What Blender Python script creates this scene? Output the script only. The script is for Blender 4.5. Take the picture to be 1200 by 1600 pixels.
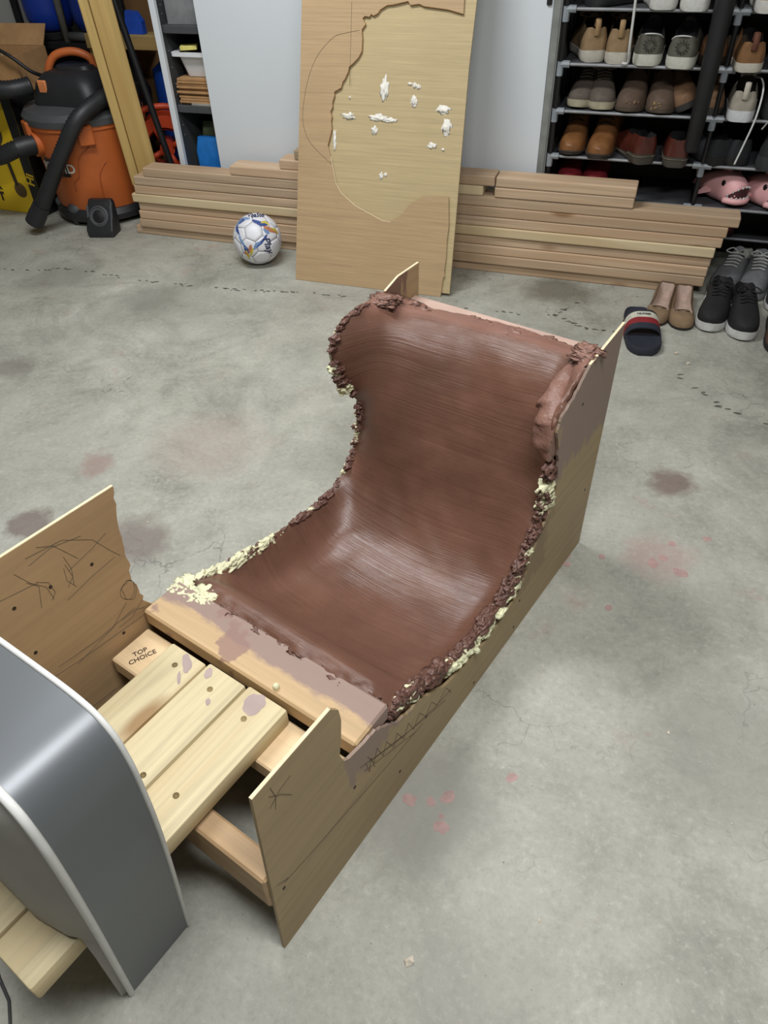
import bpy, bmesh, math, random
from mathutils import Vector, Matrix, noise
random.seed(7)
for o in list(bpy.data.objects): bpy.data.objects.remove(o)
SC = bpy.context.scene
COL = SC.collection

# ---------------------------------------------------------------- camera
PITCH, ROLL, YAW, CAMH = 0.729617, -0.038530, -0.350428, 1.297694
fw = Vector((math.sin(YAW)*math.cos(PITCH), math.cos(YAW)*math.cos(PITCH), -math.sin(PITCH)))
r0 = Vector((math.cos(YAW), -math.sin(YAW), 0)); u0 = r0.cross(fw)
rr = r0*math.cos(ROLL)+u0*math.sin(ROLL); uu = u0*math.cos(ROLL)-r0*math.sin(ROLL)
cam = bpy.data.cameras.new('camera'); camo = bpy.data.objects.new('camera', cam); COL.objects.link(camo)
camo.matrix_world = Matrix(((rr.x, uu.x, -fw.x, 0), (rr.y, uu.y, -fw.y, 0), (rr.z, uu.z, -fw.z, CAMH), (0, 0, 0, 1)))
cam.sensor_fit = 'VERTICAL'; cam.sensor_height = 36; cam.lens = 36*1144.83/1600; cam.clip_start = 0.02
SC.camera = camo

# ---------------------------------------------------------------- light
W = bpy.data.worlds.new('world'); SC.world = W; W.use_nodes = True
W.node_tree.nodes['Background'].inputs[0].default_value = (0.8, 0.85, 0.9, 1)
W.node_tree.nodes['Background'].inputs[1].default_value = 0.05
def area(name, loc, sx, sy, power, col, rz=0):
    l = bpy.data.lights.new(name, 'AREA'); l.shape = 'RECTANGLE'; l.size = sx; l.size_y = sy; l.energy = power; l.color = col
    o = bpy.data.objects.new(name, l); COL.objects.link(o); o.location = loc; o.rotation_euler = (0, 0, rz); return o
area('ceiling_lamp_light', (-1.3, 1.75, 2.52), 1.2, 0.3, 47, (0.97, 0.985, 1.0), 0.3)
area('ceiling_lamp_light', (0.15, 0.25, 2.52), 1.2, 0.3, 54, (0.98, 0.985, 1.0), 0.3)
SC.view_settings.view_transform = 'Standard'; SC.view_settings.look = 'None'
SC.view_settings.exposure = 0.06; SC.view_settings.gamma = 1.0; SC.view_settings.use_curve_mapping = False

# ---------------------------------------------------------------- materials
def srgb(r, g, b):
    f = lambda c: (c/255/12.92) if c/255 <= 0.04045 else ((c/255+0.055)/1.055)**2.4
    return (f(r), f(g), f(b), 1)
class NT:
    def __init__(s, name):
        s.m = bpy.data.materials.new(name); s.m.use_nodes = True; s.t = s.m.node_tree; s.n = s.t.nodes
        s.b = s.n['Principled BSDF']
    def node(s, ty, **kw):
        n = s.n.new(ty)
        for k, v in kw.items(): setattr(n, k, v)
        return n
    def link(s, a, b): s.t.links.new(a, b)
    def coord(s, scale=(1, 1, 1), kind='Object', loc=(0, 0, 0), rot=(0, 0, 0), jitter=False):
        tc = s.node('ShaderNodeTexCoord'); mp = s.node('ShaderNodeMapping')
        mp.inputs['Scale'].default_value = scale; mp.inputs['Location'].default_value = loc; mp.inputs['Rotation'].default_value = rot
        src = tc.outputs[kind]
        if jitter:
            oi = s.node('ShaderNodeObjectInfo'); mu = s.node('ShaderNodeMath', operation='MULTIPLY'); s.link(oi.outputs['Random'], mu.inputs[0]); mu.inputs[1].default_value = 37.0
            va = s.node('ShaderNodeVectorMath', operation='ADD'); s.link(src, va.inputs[0]); s.link(mu.outputs[0], va.inputs[1]); src = va.outputs[0]
        s.link(src, mp.inputs[0]); return mp.outputs[0]
    def noise(s, vec, scale=5, detail=4, rough=0.55, dist=0):
        n = s.node('ShaderNodeTexNoise'); s.link(vec, n.inputs['Vector'])
        n.inputs['Scale'].default_value = scale; n.inputs['Detail'].default_value = detail; n.inputs['Roughness'].default_value = rough; n.inputs['Distortion'].default_value = dist
        return n.outputs['Fac']
    def ramp(s, fac, stops, interp='LINEAR'):
        r = s.node('ShaderNodeValToRGB'); s.link(fac, r.inputs[0]); r.color_ramp.interpolation = interp
        e = r.color_ramp.elements
        while len(e) < len(stops): e.new(0.5)
        for i, (p, c) in enumerate(stops): e[i].position = p; e[i].color = c if len(c) == 4 else (*c, 1)
        return r.outputs[0]
    def step(s, fac, lo, hi):
        n = s.node('ShaderNodeMapRange'); s.link(fac, n.inputs[0]); n.inputs[1].default_value = lo; n.inputs[2].default_value = hi; return n.outputs[0]
    def mix(s, fac, a, b, mode='MIX'):
        n = s.node('ShaderNodeMix', data_type='RGBA', blend_type=mode)
        if isinstance(fac, (int, float)): n.inputs[0].default_value = fac
        else: s.link(fac, n.inputs[0])
        for v, i in ((a, 6), (b, 7)):
            if isinstance(v, (tuple, list)): n.inputs[i].default_value = v if len(v) == 4 else (*v, 1)
            else: s.link(v, n.inputs[i])
        return n.outputs[2]
    def math(s, op, a, b=0.0):
        n = s.node('ShaderNodeMath', operation=op)
        for v, i in ((a, 0), (b, 1)):
            if isinstance(v, (int, float)): n.inputs[i].default_value = v
            else: s.link(v, n.inputs[i])
        return n.outputs[0]
    def sep(s, vec):
        n = s.node('ShaderNodeSeparateXYZ'); s.link(vec, n.inputs[0]); return n.outputs
    def bump(s, h, strength=0.3, dist=0.002, prev=None):
        n = s.node('ShaderNodeBump'); n.inputs['Strength'].default_value = strength; n.inputs['Distance'].default_value = dist; s.link(h, n.inputs['Height'])
        if prev is not None: s.link(prev, n.inputs['Normal'])
        return n.outputs[0]
    def done(s, color, rough=0.6, normal=None, metal=0.0, spec=None):
        if isinstance(color, (tuple, list)): s.b.inputs['Base Color'].default_value = color
        else: s.link(color, s.b.inputs['Base Color'])
        if isinstance(rough, (int, float)): s.b.inputs['Roughness'].default_value = rough
        else: s.link(rough, s.b.inputs['Roughness'])
        s.b.inputs['Metallic'].default_value = metal
        if spec is not None: s.b.inputs['Specular IOR Level'].default_value = spec
        if normal is not None: s.link(normal, s.b.inputs['Normal'])
        return s.m
def dim(c, k): return (c[0]*k, c[1]*k, c[2]*k, 1)
_plain = {}
def plain(r, g, b, rough=0.6, metal=0.0, var=0.18, scale=18, bump=0.15, spec=None):
    key = (r, g, b, rough, metal, var, scale, bump, spec)
    if key in _plain: return _plain[key]
    t = NT('surface_%d_%d_%d' % (r, g, b)); c = srgb(r, g, b)
    f = t.noise(t.coord(), scale, 4)
    col = t.ramp(f, [(0.3, dim(c, 1-var)), (0.7, dim(c, 1+var))])
    _plain[key] = t.done(col, rough, t.bump(t.noise(t.coord(), scale*12, 2), bump, 0.001) if bump else None, metal, spec)
    return _plain[key]
def wood(name, c, contrast=0.22, scale=1.0, rough=0.62, jitter=True, axis=0, knots=True, bright=0.12):
    t = NT(name); c = srgb(*c)
    sc = [70, 70, 70]; sc[axis] = 2.2
    v = t.coord(tuple(k*scale for k in sc), jitter=jitter)
    grain = t.noise(v, 1.0, 5, 0.6, 0.6)
    sc2 = [14, 14, 14]; sc2[axis] = 0.9
    broad = t.noise(t.coord(tuple(k*scale for k in sc2), jitter=jitter), 1.0, 2, 0.5, 1.2)
    g1 = t.ramp(grain, [(0.3, dim(c, 1-contrast)), (0.55, c), (0.75, dim(c, 1+contrast*0.5))])
    col = t.mix(t.step(broad, 0.42, 0.62), g1, (c[0]*0.88, c[1]*0.82, c[2]*0.76, 1)) if knots else g1
    if knots:
        sk = [9, 9, 9]; sk[axis] = 3.2
        vo = t.node('ShaderNodeTexVoronoi'); t.link(t.coord(tuple(k*scale for k in sk), jitter=jitter), vo.inputs['Vector']); vo.inputs['Scale'].default_value = 0.7
        k = t.step(vo.outputs['Distance'], 0.13, 0.06)
        col = t.mix(k, col, (c[0]*0.5, c[1]*0.36, c[2]*0.24, 1))
    if jitter:
        oi = t.node('ShaderNodeObjectInfo'); mr = t.node('ShaderNodeMapRange'); t.link(oi.outputs['Random'], mr.inputs[0]); mr.inputs[3].default_value = 1-bright; mr.inputs[4].default_value = 1+bright
        hs = t.node('ShaderNodeHueSaturation'); t.link(mr.outputs[0], hs.inputs['Value']); t.link(col, hs.inputs['Color']); col = hs.outputs[0]
    return t.done(col, rough, t.bump(grain, 0.25, 0.0015))

# ---------------------------------------------------------------- mesh helpers
class MB:
    def __init__(s): s.v = []; s.f = []; s.uv = None
    def add(s, vs, fs):
        b = len(s.v); s.v += [Vector(p) for p in vs]; s.f += [tuple(i+b for i in f) for f in fs]; return s
    def box(s, x0, x1, y0, y1, z0, z1, bev=0.0, M=None, seg=1):
        bm = bmesh.new(); bmesh.ops.create_cube(bm, size=1)
        for v in bm.verts: v.co = Vector(((x0+x1)/2+v.co.x*(x1-x0), (y0+y1)/2+v.co.y*(y1-y0), (z0+z1)/2+v.co.z*(z1-z0)))
        if bev: bmesh.ops.bevel(bm, geom=bm.edges[:], offset=bev, segments=seg, affect='EDGES', profile=0.5)
        return s.bm(bm, M)
    def bm(s, bm, M=None):
        bm.verts.index_update()
        s.add([(M @ v.co) if M else v.co.copy() for v in bm.verts], [[v.index for v in f.verts] for f in bm.faces]); bm.free(); return s
    def loft(s, rings, closed=True, cap0=True, cap1=True):
        n = len(rings[0]); b = len(s.v)
        for r in rings: s.v += [Vector(p) for p in r]
        for i in range(len(rings)-1):
            for j in range(n if closed else n-1):
                k = (j+1) % n
                s.f.append((b+i*n+j, b+i*n+k, b+(i+1)*n+k, b+(i+1)*n+j))
        if cap0: s.f.append(tuple(b+j for j in reversed(range(n))))
        if cap1: s.f.append(tuple(b+(len(rings)-1)*n+j for j in range(n)))
        return s
    def tube(s, path, r, n=8, cap=True, ridge=None):
        P = [Vector(p) for p in path]; rings = []
        up = None
        for i, p in enumerate(P):
            d = (P[min(i+1, len(P)-1)]-P[max(i-1, 0)]).normalized()
            if up is None:
                up = Vector((0, 0, 1)) if abs(d.z) < 0.9 else Vector((1, 0, 0))
            a = d.cross(up).normalized(); up = a.cross(d).normalized()
            rad = r[i] if isinstance(r, (list, tuple)) else r
            if ridge: rad *= 1+ridge*(1 if i % 2 else -1)
            rings.append([p+a*math.cos(2*math.pi*j/n)*rad+up*math.sin(2*math.pi*j/n)*rad for j in range(n)])
        return s.loft(rings, True, cap, cap)
    def lathe(s, prof, n=24, c=(0, 0, 0), cap0=True, cap1=True):
        rings = [[(c[0]+r*math.cos(2*math.pi*j/n), c[1]+r*math.sin(2*math.pi*j/n), c[2]+z) for j in range(n)] for r, z in prof]
        return s.loft(rings, True, cap0, cap1)
    def prism(s, poly, y0, y1, M=None):            # poly in (x,z), extruded along y
        bm = bmesh.new(); vs = [bm.verts.new((x, y0, z)) for x, z in poly]; f = bm.faces.new(vs)
        ret = bmesh.ops.extrude_face_region(bm, geom=[f])
        for v in [g for g in ret['geom'] if isinstance(g, bmesh.types.BMVert)]: v.co.y = y1
        bmesh.ops.triangulate(bm, faces=[f for f in bm.faces if len(f.verts) > 4])
        bmesh.ops.recalc_face_normals(bm, faces=bm.faces[:])
        return s.bm(bm, M)
    def sphere(s, c, r, sub=2, sc=(1, 1, 1), lump=0.0, seed=0.0, freq=3.0):
        bm = bmesh.new(); bmesh.ops.create_icosphere(bm, subdivisions=sub, radius=1)
        for v in bm.verts:
            k = 1+lump*noise.noise(v.co*freq*0.5+Vector((seed, seed*1.7, 3.1)))*2 if lump else 1
            v.co = Vector((c[0]+v.co.x*r*sc[0]*k, c[1]+v.co.y*r*sc[1]*k, c[2]+v.co.z*r*sc[2]*k))
        return s.bm(bm)
    def xf(s, M):
        s.v = [M @ p for p in s.v]; return s
    def mesh(s, name):
        m = bpy.data.meshes.new(name); m.from_pydata([tuple(p) for p in s.v], [], s.f); m.validate(); m.update()
        bm = bmesh.new(); bm.from_mesh(m); bmesh.ops.recalc_face_normals(bm, faces=bm.faces[:]); bm.to_mesh(m); bm.free()
        return m
    def obj(s, name, mat, parent=None, smooth=False, loc=None, rot=None, kind=None):
        m = s.mesh(name); m.materials.append(mat)
        if smooth:
            m.polygons.foreach_set('use_smooth', [True]*len(m.polygons))
            if smooth == 'auto': m.set_sharp_from_angle(angle=math.radians(38))
        return link(name, m, parent, loc, rot, kind)
def link(name, m, parent=None, loc=None, rot=None, kind=None):
    o = bpy.data.objects.new(name, m); COL.objects.link(o)
    if parent is not None: o.parent = parent
    if loc is not None: o.location = loc
    if rot is not None: o.rotation_euler = rot
    if kind: o['kind'] = kind
    return o
def tag(o, label, cat, group=None):
    o['label'] = label; o['category'] = cat
    if group: o['group'] = group
    return o
def thing(name, label, cat, loc=(0, 0, 0), rot=(0, 0, 0), group=None):
    o = bpy.data.objects.new(name, None); COL.objects.link(o); o.location = loc; o.rotation_euler = rot
    o.empty_display_size = 0.05
    return tag(o, label, cat, group)
def text_mb(txt, size, M, depth=0.0003, bold=0.0, shear=0.0):
    c = bpy.data.curves.new('lettering', 'FONT'); c.body = txt; c.size = size; c.extrude = depth; c.align_x = 'CENTER'; c.align_y = 'CENTER'; c.offset = bold; c.shear = shear; c.resolution_u = 3
    o = bpy.data.objects.new('lettering', c); COL.objects.link(o)
    dg = bpy.context.evaluated_depsgraph_get(); me = bpy.data.meshes.new_from_object(o.evaluated_get(dg))
    b = MB(); b.add([v.co.copy() for v in me.vertices], [tuple(p.vertices) for p in me.polygons])
    bpy.data.objects.remove(o); bpy.data.curves.remove(c); bpy.data.meshes.remove(me)
    b.v = [M(p) if callable(M) else M @ p for p in b.v]
    return b
def lerp_tab(tab, x):
    for (x0, y0), (x1, y1) in zip(tab, tab[1:]):
        if x <= x1: 
            k = 0 if x1 == x0 else max(0.0, (x-x0)/(x1-x0)); return y0+(y1-y0)*k
    return tab[-1][1]
def catmull(pts, n):
    P = [Vector(p) for p in pts]; out = []
    for i in range(len(P)-1):
        a = P[max(i-1, 0)]; b = P[i]; c = P[i+1]; d = P[min(i+2, len(P)-1)]
        for k in range(n):
            t = k/n; out.append(0.5*((2*b)+(c-a)*t+(2*a-5*b+4*c-d)*t*t+(3*b-a-3*c+d)*t**3))
    out.append(P[-1]); return out

# ---------------------------------------------------------------- setting
def concrete():
    t = NT('stained_concrete')
    v = t.coord()
    big = t.noise(v, 0.9, 6, 0.62, 0.4); mid = t.noise(v, 3.2, 14, 0.74, 0.35); fine = t.noise(v, 75, 6, 0.75); blot = t.noise(t.coord(loc=(3, 7, 0)), 2.3, 10, 0.72, 0.9)
    scr = t.noise(t.coord((14, 70, 1), rot=(0, 0, 0.5)), 1.0, 8, 0.75)
    col = t.ramp(mid, [(0.30, srgb(128, 127, 117)), (0.46, srgb(163, 162, 150)), (0.58, srgb(177, 176, 164)), (0.72, srgb(198, 197, 186))])
    col = t.mix(t.math('MULTIPLY', t.step(big, 0.42, 0.66), .6), col, srgb(156, 157, 148))
    col = t.mix(t.math('MULTIPLY', t.step(blot, 0.52, 0.68), 0.6), col, srgb(132, 131, 122))
    col = t.mix(t.math('MULTIPLY', t.step(scr, 0.60, 0.74), 0.35), col, srgb(128, 127, 118))
    pinkn = t.noise(t.coord(loc=(11, 2, 0)), 5.5, 5, 0.7)
    col = t.mix(t.math('MULTIPLY', t.step(pinkn, 0.62, 0.72), 0.35), col, srgb(165, 128, 118))
    col = t.mix(t.math('MULTIPLY', t.step(fine, 0.52, 0.75), 0.5), col, srgb(126, 125, 117)); col = t.mix(t.math('MULTIPLY', t.step(fine, 0.46, 0.30), 0.4), col, srgb(206, 205, 196)); col = t.mix(t.step(t.noise(t.coord(loc=(1, 9, 0)), 130, 2), .74, .78), col, srgb(80, 80, 76))
    # hairline cracks
    vo = t.node('ShaderNodeTexVoronoi', feature='DISTANCE_TO_EDGE'); dv = t.node('ShaderNodeVectorMath', operation='ADD')
    nz = t.node('ShaderNodeTexNoise'); t.link(v, nz.inputs['Vector']); nz.inputs['Scale'].default_value = 6; nz.inputs['Detail'].default_value = 5
    t.link(v, dv.inputs[0]); sc = t.node('ShaderNodeVectorMath', operation='SCALE'); t.link(nz.outputs['Color'], sc.inputs[0]); sc.inputs['Scale'].default_value = 0.35; t.link(sc.outputs[0], dv.inputs[1])
    t.link(dv.outputs[0], vo.inputs['Vector']); vo.inputs['Scale'].default_value = 5.5
    crack = t.math('MULTIPLY', t.step(vo.outputs['Distance'], 0.012, 0.0), t.step(t.noise(t.coord(loc=(5, 5, 0)), 1.6, 3), 0.5, 0.62))
    col = t.mix(t.math('MULTIPLY', crack, 0.7), col, srgb(95, 95, 88))
    # worn-in stains with their own places: (x, y, radius, colour, amount)
    X = t.sep(v); wob = t.math('MULTIPLY', t.math('SUBTRACT', t.noise(v, 9, 5, 0.7), 0.5), 0.16)
    for (x, y, r, c, a) in [(0.226, 1.70, 0.075, (112, 92, 84), .75), (-1.385, 1.04, 0.07, (105, 88, 82), .7), (-1.08, 1.07, 0.11, (118, 106, 100), .75), (-0.26, 2.80, 0.16, (104, 100, 86), .8),
                            (-0.17, 0.62, 0.17, (136, 135, 127), .75), (-0.02, 0.36, 0.16, (128, 127, 118), .4), (-1.37, 1.32, 0.07, (150, 122, 114), .6), (-2.0, 1.70, 0.1, (115, 108, 100), .6),
                            (-1.1, 1.5, 0.2, (160, 140, 132), .4), (0.2, 1.40, 0.1, (168, 140, 132), .5), (0.35, 0.9, 0.22, (135, 135, 126), .5), (-2.3, 2.4, 0.2, (118, 117, 108), .5), (-1.8, 2.3, 0.18, (125, 124, 115), .5)]:
        dx = t.math('SUBTRACT', X[0], x); dy = t.math('SUBTRACT', X[1], y)
        d = t.math('ADD', t.math('SQRT', t.math('ADD', t.math('MULTIPLY', dx, dx), t.math('MULTIPLY', dy, dy))), wob)
        col = t.mix(t.math('MULTIPLY', t.step(d, r, r*0.45), a), col, srgb(*c))
    rough = t.ramp(mid, [(0.3, (0.5,)*3), (0.7, (0.72,)*3)])
    n1 = t.bump(mid, 0.15, 0.004); n2 = t.bump(fine, 0.2, 0.0008, n1)
    return t.done(col, rough, n2)
M_conc = concrete()
M_wallw = plain(168, 168, 164, 0.8, var=0.04, scale=3, bump=0.1)
XL, XR, YF, YB, ZC = -3.75, 2.1, -2.6, 3.72, 2.6
def struct(name, mb, m, label=None):
    o = mb.obj(name, m); o['kind'] = 'structure'; return o
floor = struct('floor', MB().box(XL-.1, XR+.1, YF-.1, YB+.1, -0.1, 0), M_conc)
struct('wall_back', MB().box(XL-.1, XR+.1, YB, YB+.1, 0, ZC), M_wallw)
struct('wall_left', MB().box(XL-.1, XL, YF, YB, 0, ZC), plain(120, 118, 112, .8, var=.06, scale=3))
struct('wall_right', MB().box(XR, XR+.1, YF, YB, 0, ZC), M_wallw)
struct('wall_front', MB().box(XL-.1, XR+.1, YF-.1, YF, 0, ZC), M_wallw)
struct('ceiling', MB().box(XL-.1, XR+.1, YF-.1, YB+.1, ZC, ZC+.1), M_wallw)

def flat_blob(b, x, y, rx, ry, ang, seed, n=14, z=0.0006):
    vs = []
    for k in range(n):
        a = 2*math.pi*k/n; q = 1+0.35*noise.noise(Vector((math.cos(a)*1.5+seed, math.sin(a)*1.5, seed*0.7)))
        px, py = math.cos(a)*rx*q, math.sin(a)*ry*q
        vs.append((x+px*math.cos(ang)-py*math.sin(ang), y+px*math.sin(ang)+py*math.cos(ang), z))
    b.add(vs, [tuple(range(n))])
def soft(name, c, alpha):
    t = NT(name); tr = t.node('ShaderNodeBsdfTransparent'); mx = t.node('ShaderNodeMixShader')
    t.done(t.ramp(t.noise(t.coord(), 60, 4), [(0.3, dim(srgb(*c), 0.8)), (0.7, dim(srgb(*c), 1.15))]), 0.8)
    mx.inputs[0].default_value = alpha; t.link(tr.outputs[0], mx.inputs[1]); t.link(t.b.outputs[0], mx.inputs[2]); t.link(mx.outputs[0], t.n['Material Output'].inputs[0]); return t.m
drip = MB(); trail = [(-2.62, 2.39), (-2.44, 2.425), (-2.32, 2.47), (-2.14, 2.464), (-2.0, 2.454), (-1.88, 2.455), (-1.7, 2.459), (-1.53, 2.473), (-1.37, 2.498), (-1.21, 2.523), (-1.05, 2.542)]
i = 0
for tr in (trail, [(-0.62, 2.57), (-0.42, 2.564), (-0.28, 2.586), (-0.235, 2.597)], [(-0.18, 2.72), (-0.2, 2.66), (-0.225, 2.60), (-0.185, 2.56), (-0.14, 2.531), (-0.07, 2.52), (-0.0, 2.516)], [(0.22, 2.28), (0.285, 2.198), (0.333, 2.136), (0.37, 2.117), (0.415, 2.094), (0.47, 2.06)]):
    for p in catmull([(x, y, 0) for x, y in tr], 9 if tr is trail else 6):
        i += 1
        if random.random() < 0.42: continue
        flat_blob(drip, p.x+random.uniform(-.008, .008), p.y+random.uniform(-.008, .008), random.uniform(.005, .013), random.uniform(.003, .006), random.uniform(-.5, .5), i*1.3)
drip.obj('drip_stains', soft('dark_drip', (84, 82, 74), 0.6), floor, kind='stuff')
pk = MB()
for k, (x, y, r) in enumerate([(-0.129, 0.59, .014), (-0.133, 0.649, .014), (-0.16, 0.63, .01), (-0.199, 0.622, .013), (-0.028, 0.723, .012), (0.187, 1.375, .016), (0.21, 1.40, .012), (0.228, 1.457, .012), (0.067, 1.361, .01), (0.25, 1.36, .018), (-0.02, 1.34, .016), (-0.01, 1.31, .01), (-0.135, 0.61, .006), (0.31, 1.5, .012), (0.1, 1.2, .01)]):
    flat_blob(pk, x, y, r, r*.8, k, k*2.1+.4, 18)
pk.obj('pink_smudges', soft('pink_smudge', (204, 164, 158), 0.5), floor, kind='stuff')
cr = MB()
for k in range(70):
    x, y = random.uniform(-1.2, .7), random.uniform(.2, 2.6)
    cr.sphere((x, y, 0.001), random.uniform(.001, .0035), 1, (1, 1, .6), .4, k)
for (x, y) in [(-0.121, 0.368), (0.20, 2.42), (-0.02, 1.345), (-0.06, 1.36), (-0.03, 1.325), (0.24, 2.36)]: cr.sphere((x, y, .004), .007, 1, (1, 1, .6), .5, x)
cr.obj('floor_crumbs', plain(200, 190, 172, 0.8), floor, kind='stuff')

# ---------------------------------------------------------------- seat buck
A = 0.2929075; T0, S0 = -0.643, 0.78
def ST(t, s, z=0.0): return Vector((t*math.cos(A)+s*math.sin(A), -t*math.sin(A)+s*math.cos(A), z))
def L(t, s, z): return Vector((t-T0, s-S0, z))
buck = thing('seat_buck', 'brown clay seat mould on a plywood and lumber frame in the middle of the floor', 'seat mould', ST(T0, S0), (0, 0, -A))
M_clay_c = (109, 76, 61)
def clay(name, streak=True, c=M_clay_c):
    t = NT(name); c = srgb(*c)
    col = t.ramp(t.noise(t.coord(), 9, 5, 0.6), [(0.3, dim(c, 0.84)), (0.7, dim(c, 1.14))])
    if streak:
        u1 = t.noise(t.coord((2.2, 300, 1), 'UV', rot=(0, 0, 0.006)), 1.0, 5, 0.6, 0.25)
        u2 = t.noise(t.coord((3.0, 60, 1), 'UV', rot=(0, 0, -0.03)), 1.0, 4, 0.6, 0.6)
        blot = t.noise(t.coord(), 22, 3, 0.5)
        n = t.bump(blot, 0.25, 0.006); n = t.bump(u2, 0.3, 0.0035, n); n = t.bump(u1, 0.5, 0.0017, n)
        rough = t.ramp(u1, [(0.35, (0.29,)*3), (0.65, (0.46,)*3)])
        col = t.mix(t.math('MULTIPLY', t.step(u1, 0.58, 0.72), 0.3), col, dim(c, 1.3)); col = t.mix(t.math('MULTIPLY', t.step(u1, 0.42, 0.30), 0.4), col, dim(c, .62))
        uvv = t.sep(t.coord(kind='UV')); wv = t.math('MULTIPLY', t.math('SUBTRACT', t.noise(t.coord(), 30, 4), .5), .03)
        col = t.mix(t.math('MULTIPLY', t.step(t.math('ADD', uvv[1], wv), .895, .93), .8), col, srgb(140, 102, 89))
    else:
        n = t.bump(t.noise(t.coord(), 60, 5, 0.65), 0.7, 0.006); rough = 0.36
    return t.done(col, rough, n)
M_clay = clay('combed_brown_clay'); M_clayr = clay('rough_brown_clay', False, (106, 75, 64)); M_clayp = clay('pinkish_clay', False, (134, 99, 86))
M_foam = plain(226, 224, 186, 0.75, var=0.16, scale=55, bump=0.9)
def ply_mat(name, base, coats=(), axis=1, c2=0.16):
    """plywood face in object coordinates with mauve coating areas: (axis0 lo, hi, zlo, zhi)"""
    t = NT(name); c = srgb(*base); sc = [60, 60, 60]; sc[axis] = 2.0
    g = t.noise(t.coord(tuple(sc)), 1.0, 5, 0.65, 0.4)
    col = t.ramp(g, [(0.3, dim(c, 1-c2)), (0.55, c), (0.75, dim(c, 1+c2*0.6))])
    col = t.mix(t.math('MULTIPLY', t.step(t.noise(t.coord(), 5, 4), 0.45, 0.7), 0.35), col, dim(c, 0.72))
    X = t.sep(t.coord()); wob = t.math('MULTIPLY', t.math('SUBTRACT', t.noise(t.coord((30, 30, 8)), 1.0, 5, 0.7), 0.5), 0.14)
    for (a, y0, y1, z0, z1, cc, amt) in coats:
        m = None
        for (k, lo, hi) in ((a, y0, y1), (2, z0, z1)):
            q = t.math('ADD', X[k], wob)
            s1 = t.math('MULTIPLY', t.step(q, lo, lo+.012), t.step(q, hi, hi-.012))
            m = s1 if m is None else t.math('MULTIPLY', m, s1)
        col = t.mix(t.math('MULTIPLY', m, amt), col, srgb(*cc))
    return t.done(col, 0.62, t.bump(g, 0.2, 0.001))
MAUVE = (142, 122, 112)
M_plyR = ply_mat('plywood_right', (164, 142, 106), [(1, 1.06-S0, 1.50-S0, 0.36, 0.9, MAUVE, .9), (1, 0.40-S0, 0.72-S0, 0.215, 0.36, MAUVE, .85), (1, .95-S0, 1.12-S0, .12, .30, (96, 80, 62), .35)])
M_plyL = ply_mat('plywood_left', (172, 142, 104), [(1, 1.18-S0, 1.31-S0, 0.50, 0.9, (120, 88, 74), .9), (1, 0.9-S0, 1.12-S0, .3, .7, (214, 208, 176), .9), (1, .47-S0, .9-S0, .14, .4, (210, 205, 175), .7)])
M_plyedge = plain(222, 206, 170, 0.7, var=0.1, scale=60)
profR = [[0.219, 0.0], [0.241, 0.456], [0.393, 0.456], [0.408, 0.436], [0.411, 0.408], [0.406, 0.365], [0.399, 0.332], [0.406, 0.305], [0.417, 0.295], [0.456, 0.285], [0.485, 0.283], [0.512, 0.258], [0.541, 0.229], [0.579, 0.214], [0.612, 0.208], [0.654, 0.182], [0.697, 0.150], [0.778, 0.13], [0.834, 0.12], [0.886, 0.118], [0.976, 0.13], [1.012, 0.160], [1.032, 0.215], [1.055, 0.238], [1.089, 0.282], [1.112, 0.318], [1.107, 0.377], [1.09, 0.447], [1.07, 0.497], [1.08, 0.527], [1.12, 0.54], [1.145, 0.552], [1.186, 0.582], [1.244, 0.588], [1.346, 0.598], [1.339, 0.0]]
profL = [(0.165, 0), (0.165, 0.569), (0.470, 0.561), (0.461, 0.516), (0.452, 0.447), (0.451, 0.405), (0.444, 0.371), (0.449, 0.324), (0.453, 0.30), (0.466, 0.280), (0.52, 0.25), (0.552, 0.222), (0.612, 0.205), (0.733, 0.19), (0.815, 0.18), (0.9, 0.165), (0.95, 0.17), (1.02, 0.19), (1.08, 0.245), (1.104, 0.327), (1.106, 0.375), (1.06, 0.43), (1.033, 0.486), (1.022, 0.546), (1.05, 0.575), (1.11, 0.588), (1.225, 0.589), (1.275, 0.604), (1.357, 0.606), (1.34, 0)]
def jag(prof, i0, i1, amp, n=4):
    out = []
    for i, p in enumerate(prof):
        out.append(tuple(p))
        if i0 <= i < i1:
            q = prof[i+1]
            for k in range(1, n):
                f = k/n; out.append((p[0]+(q[0]-p[0])*f+random.uniform(-amp, amp), p[1]+(q[1]-p[1])*f+random.uniform(-amp, amp)))
    return out
TR = Matrix(((0, 1, 0, 0), (1, 0, 0, 0), (0, 0, 1, 0), (0, 0, 0, 1)))    # (s,t,z) -> (t,s,z)
def side_panel(prof, t0, t1, m):
    b = MB().prism([(s-S0, z) for s, z in prof], t0-T0, t1-T0, TR)
    return b.obj('side_panel', m, buck)
pR = side_panel(jag(profR, 9, 33, .0025), -0.4015, -0.396, M_plyR)
pL = side_panel(jag(profL, 2, 27, .003), -0.896, -0.8905, M_plyL)
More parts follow.
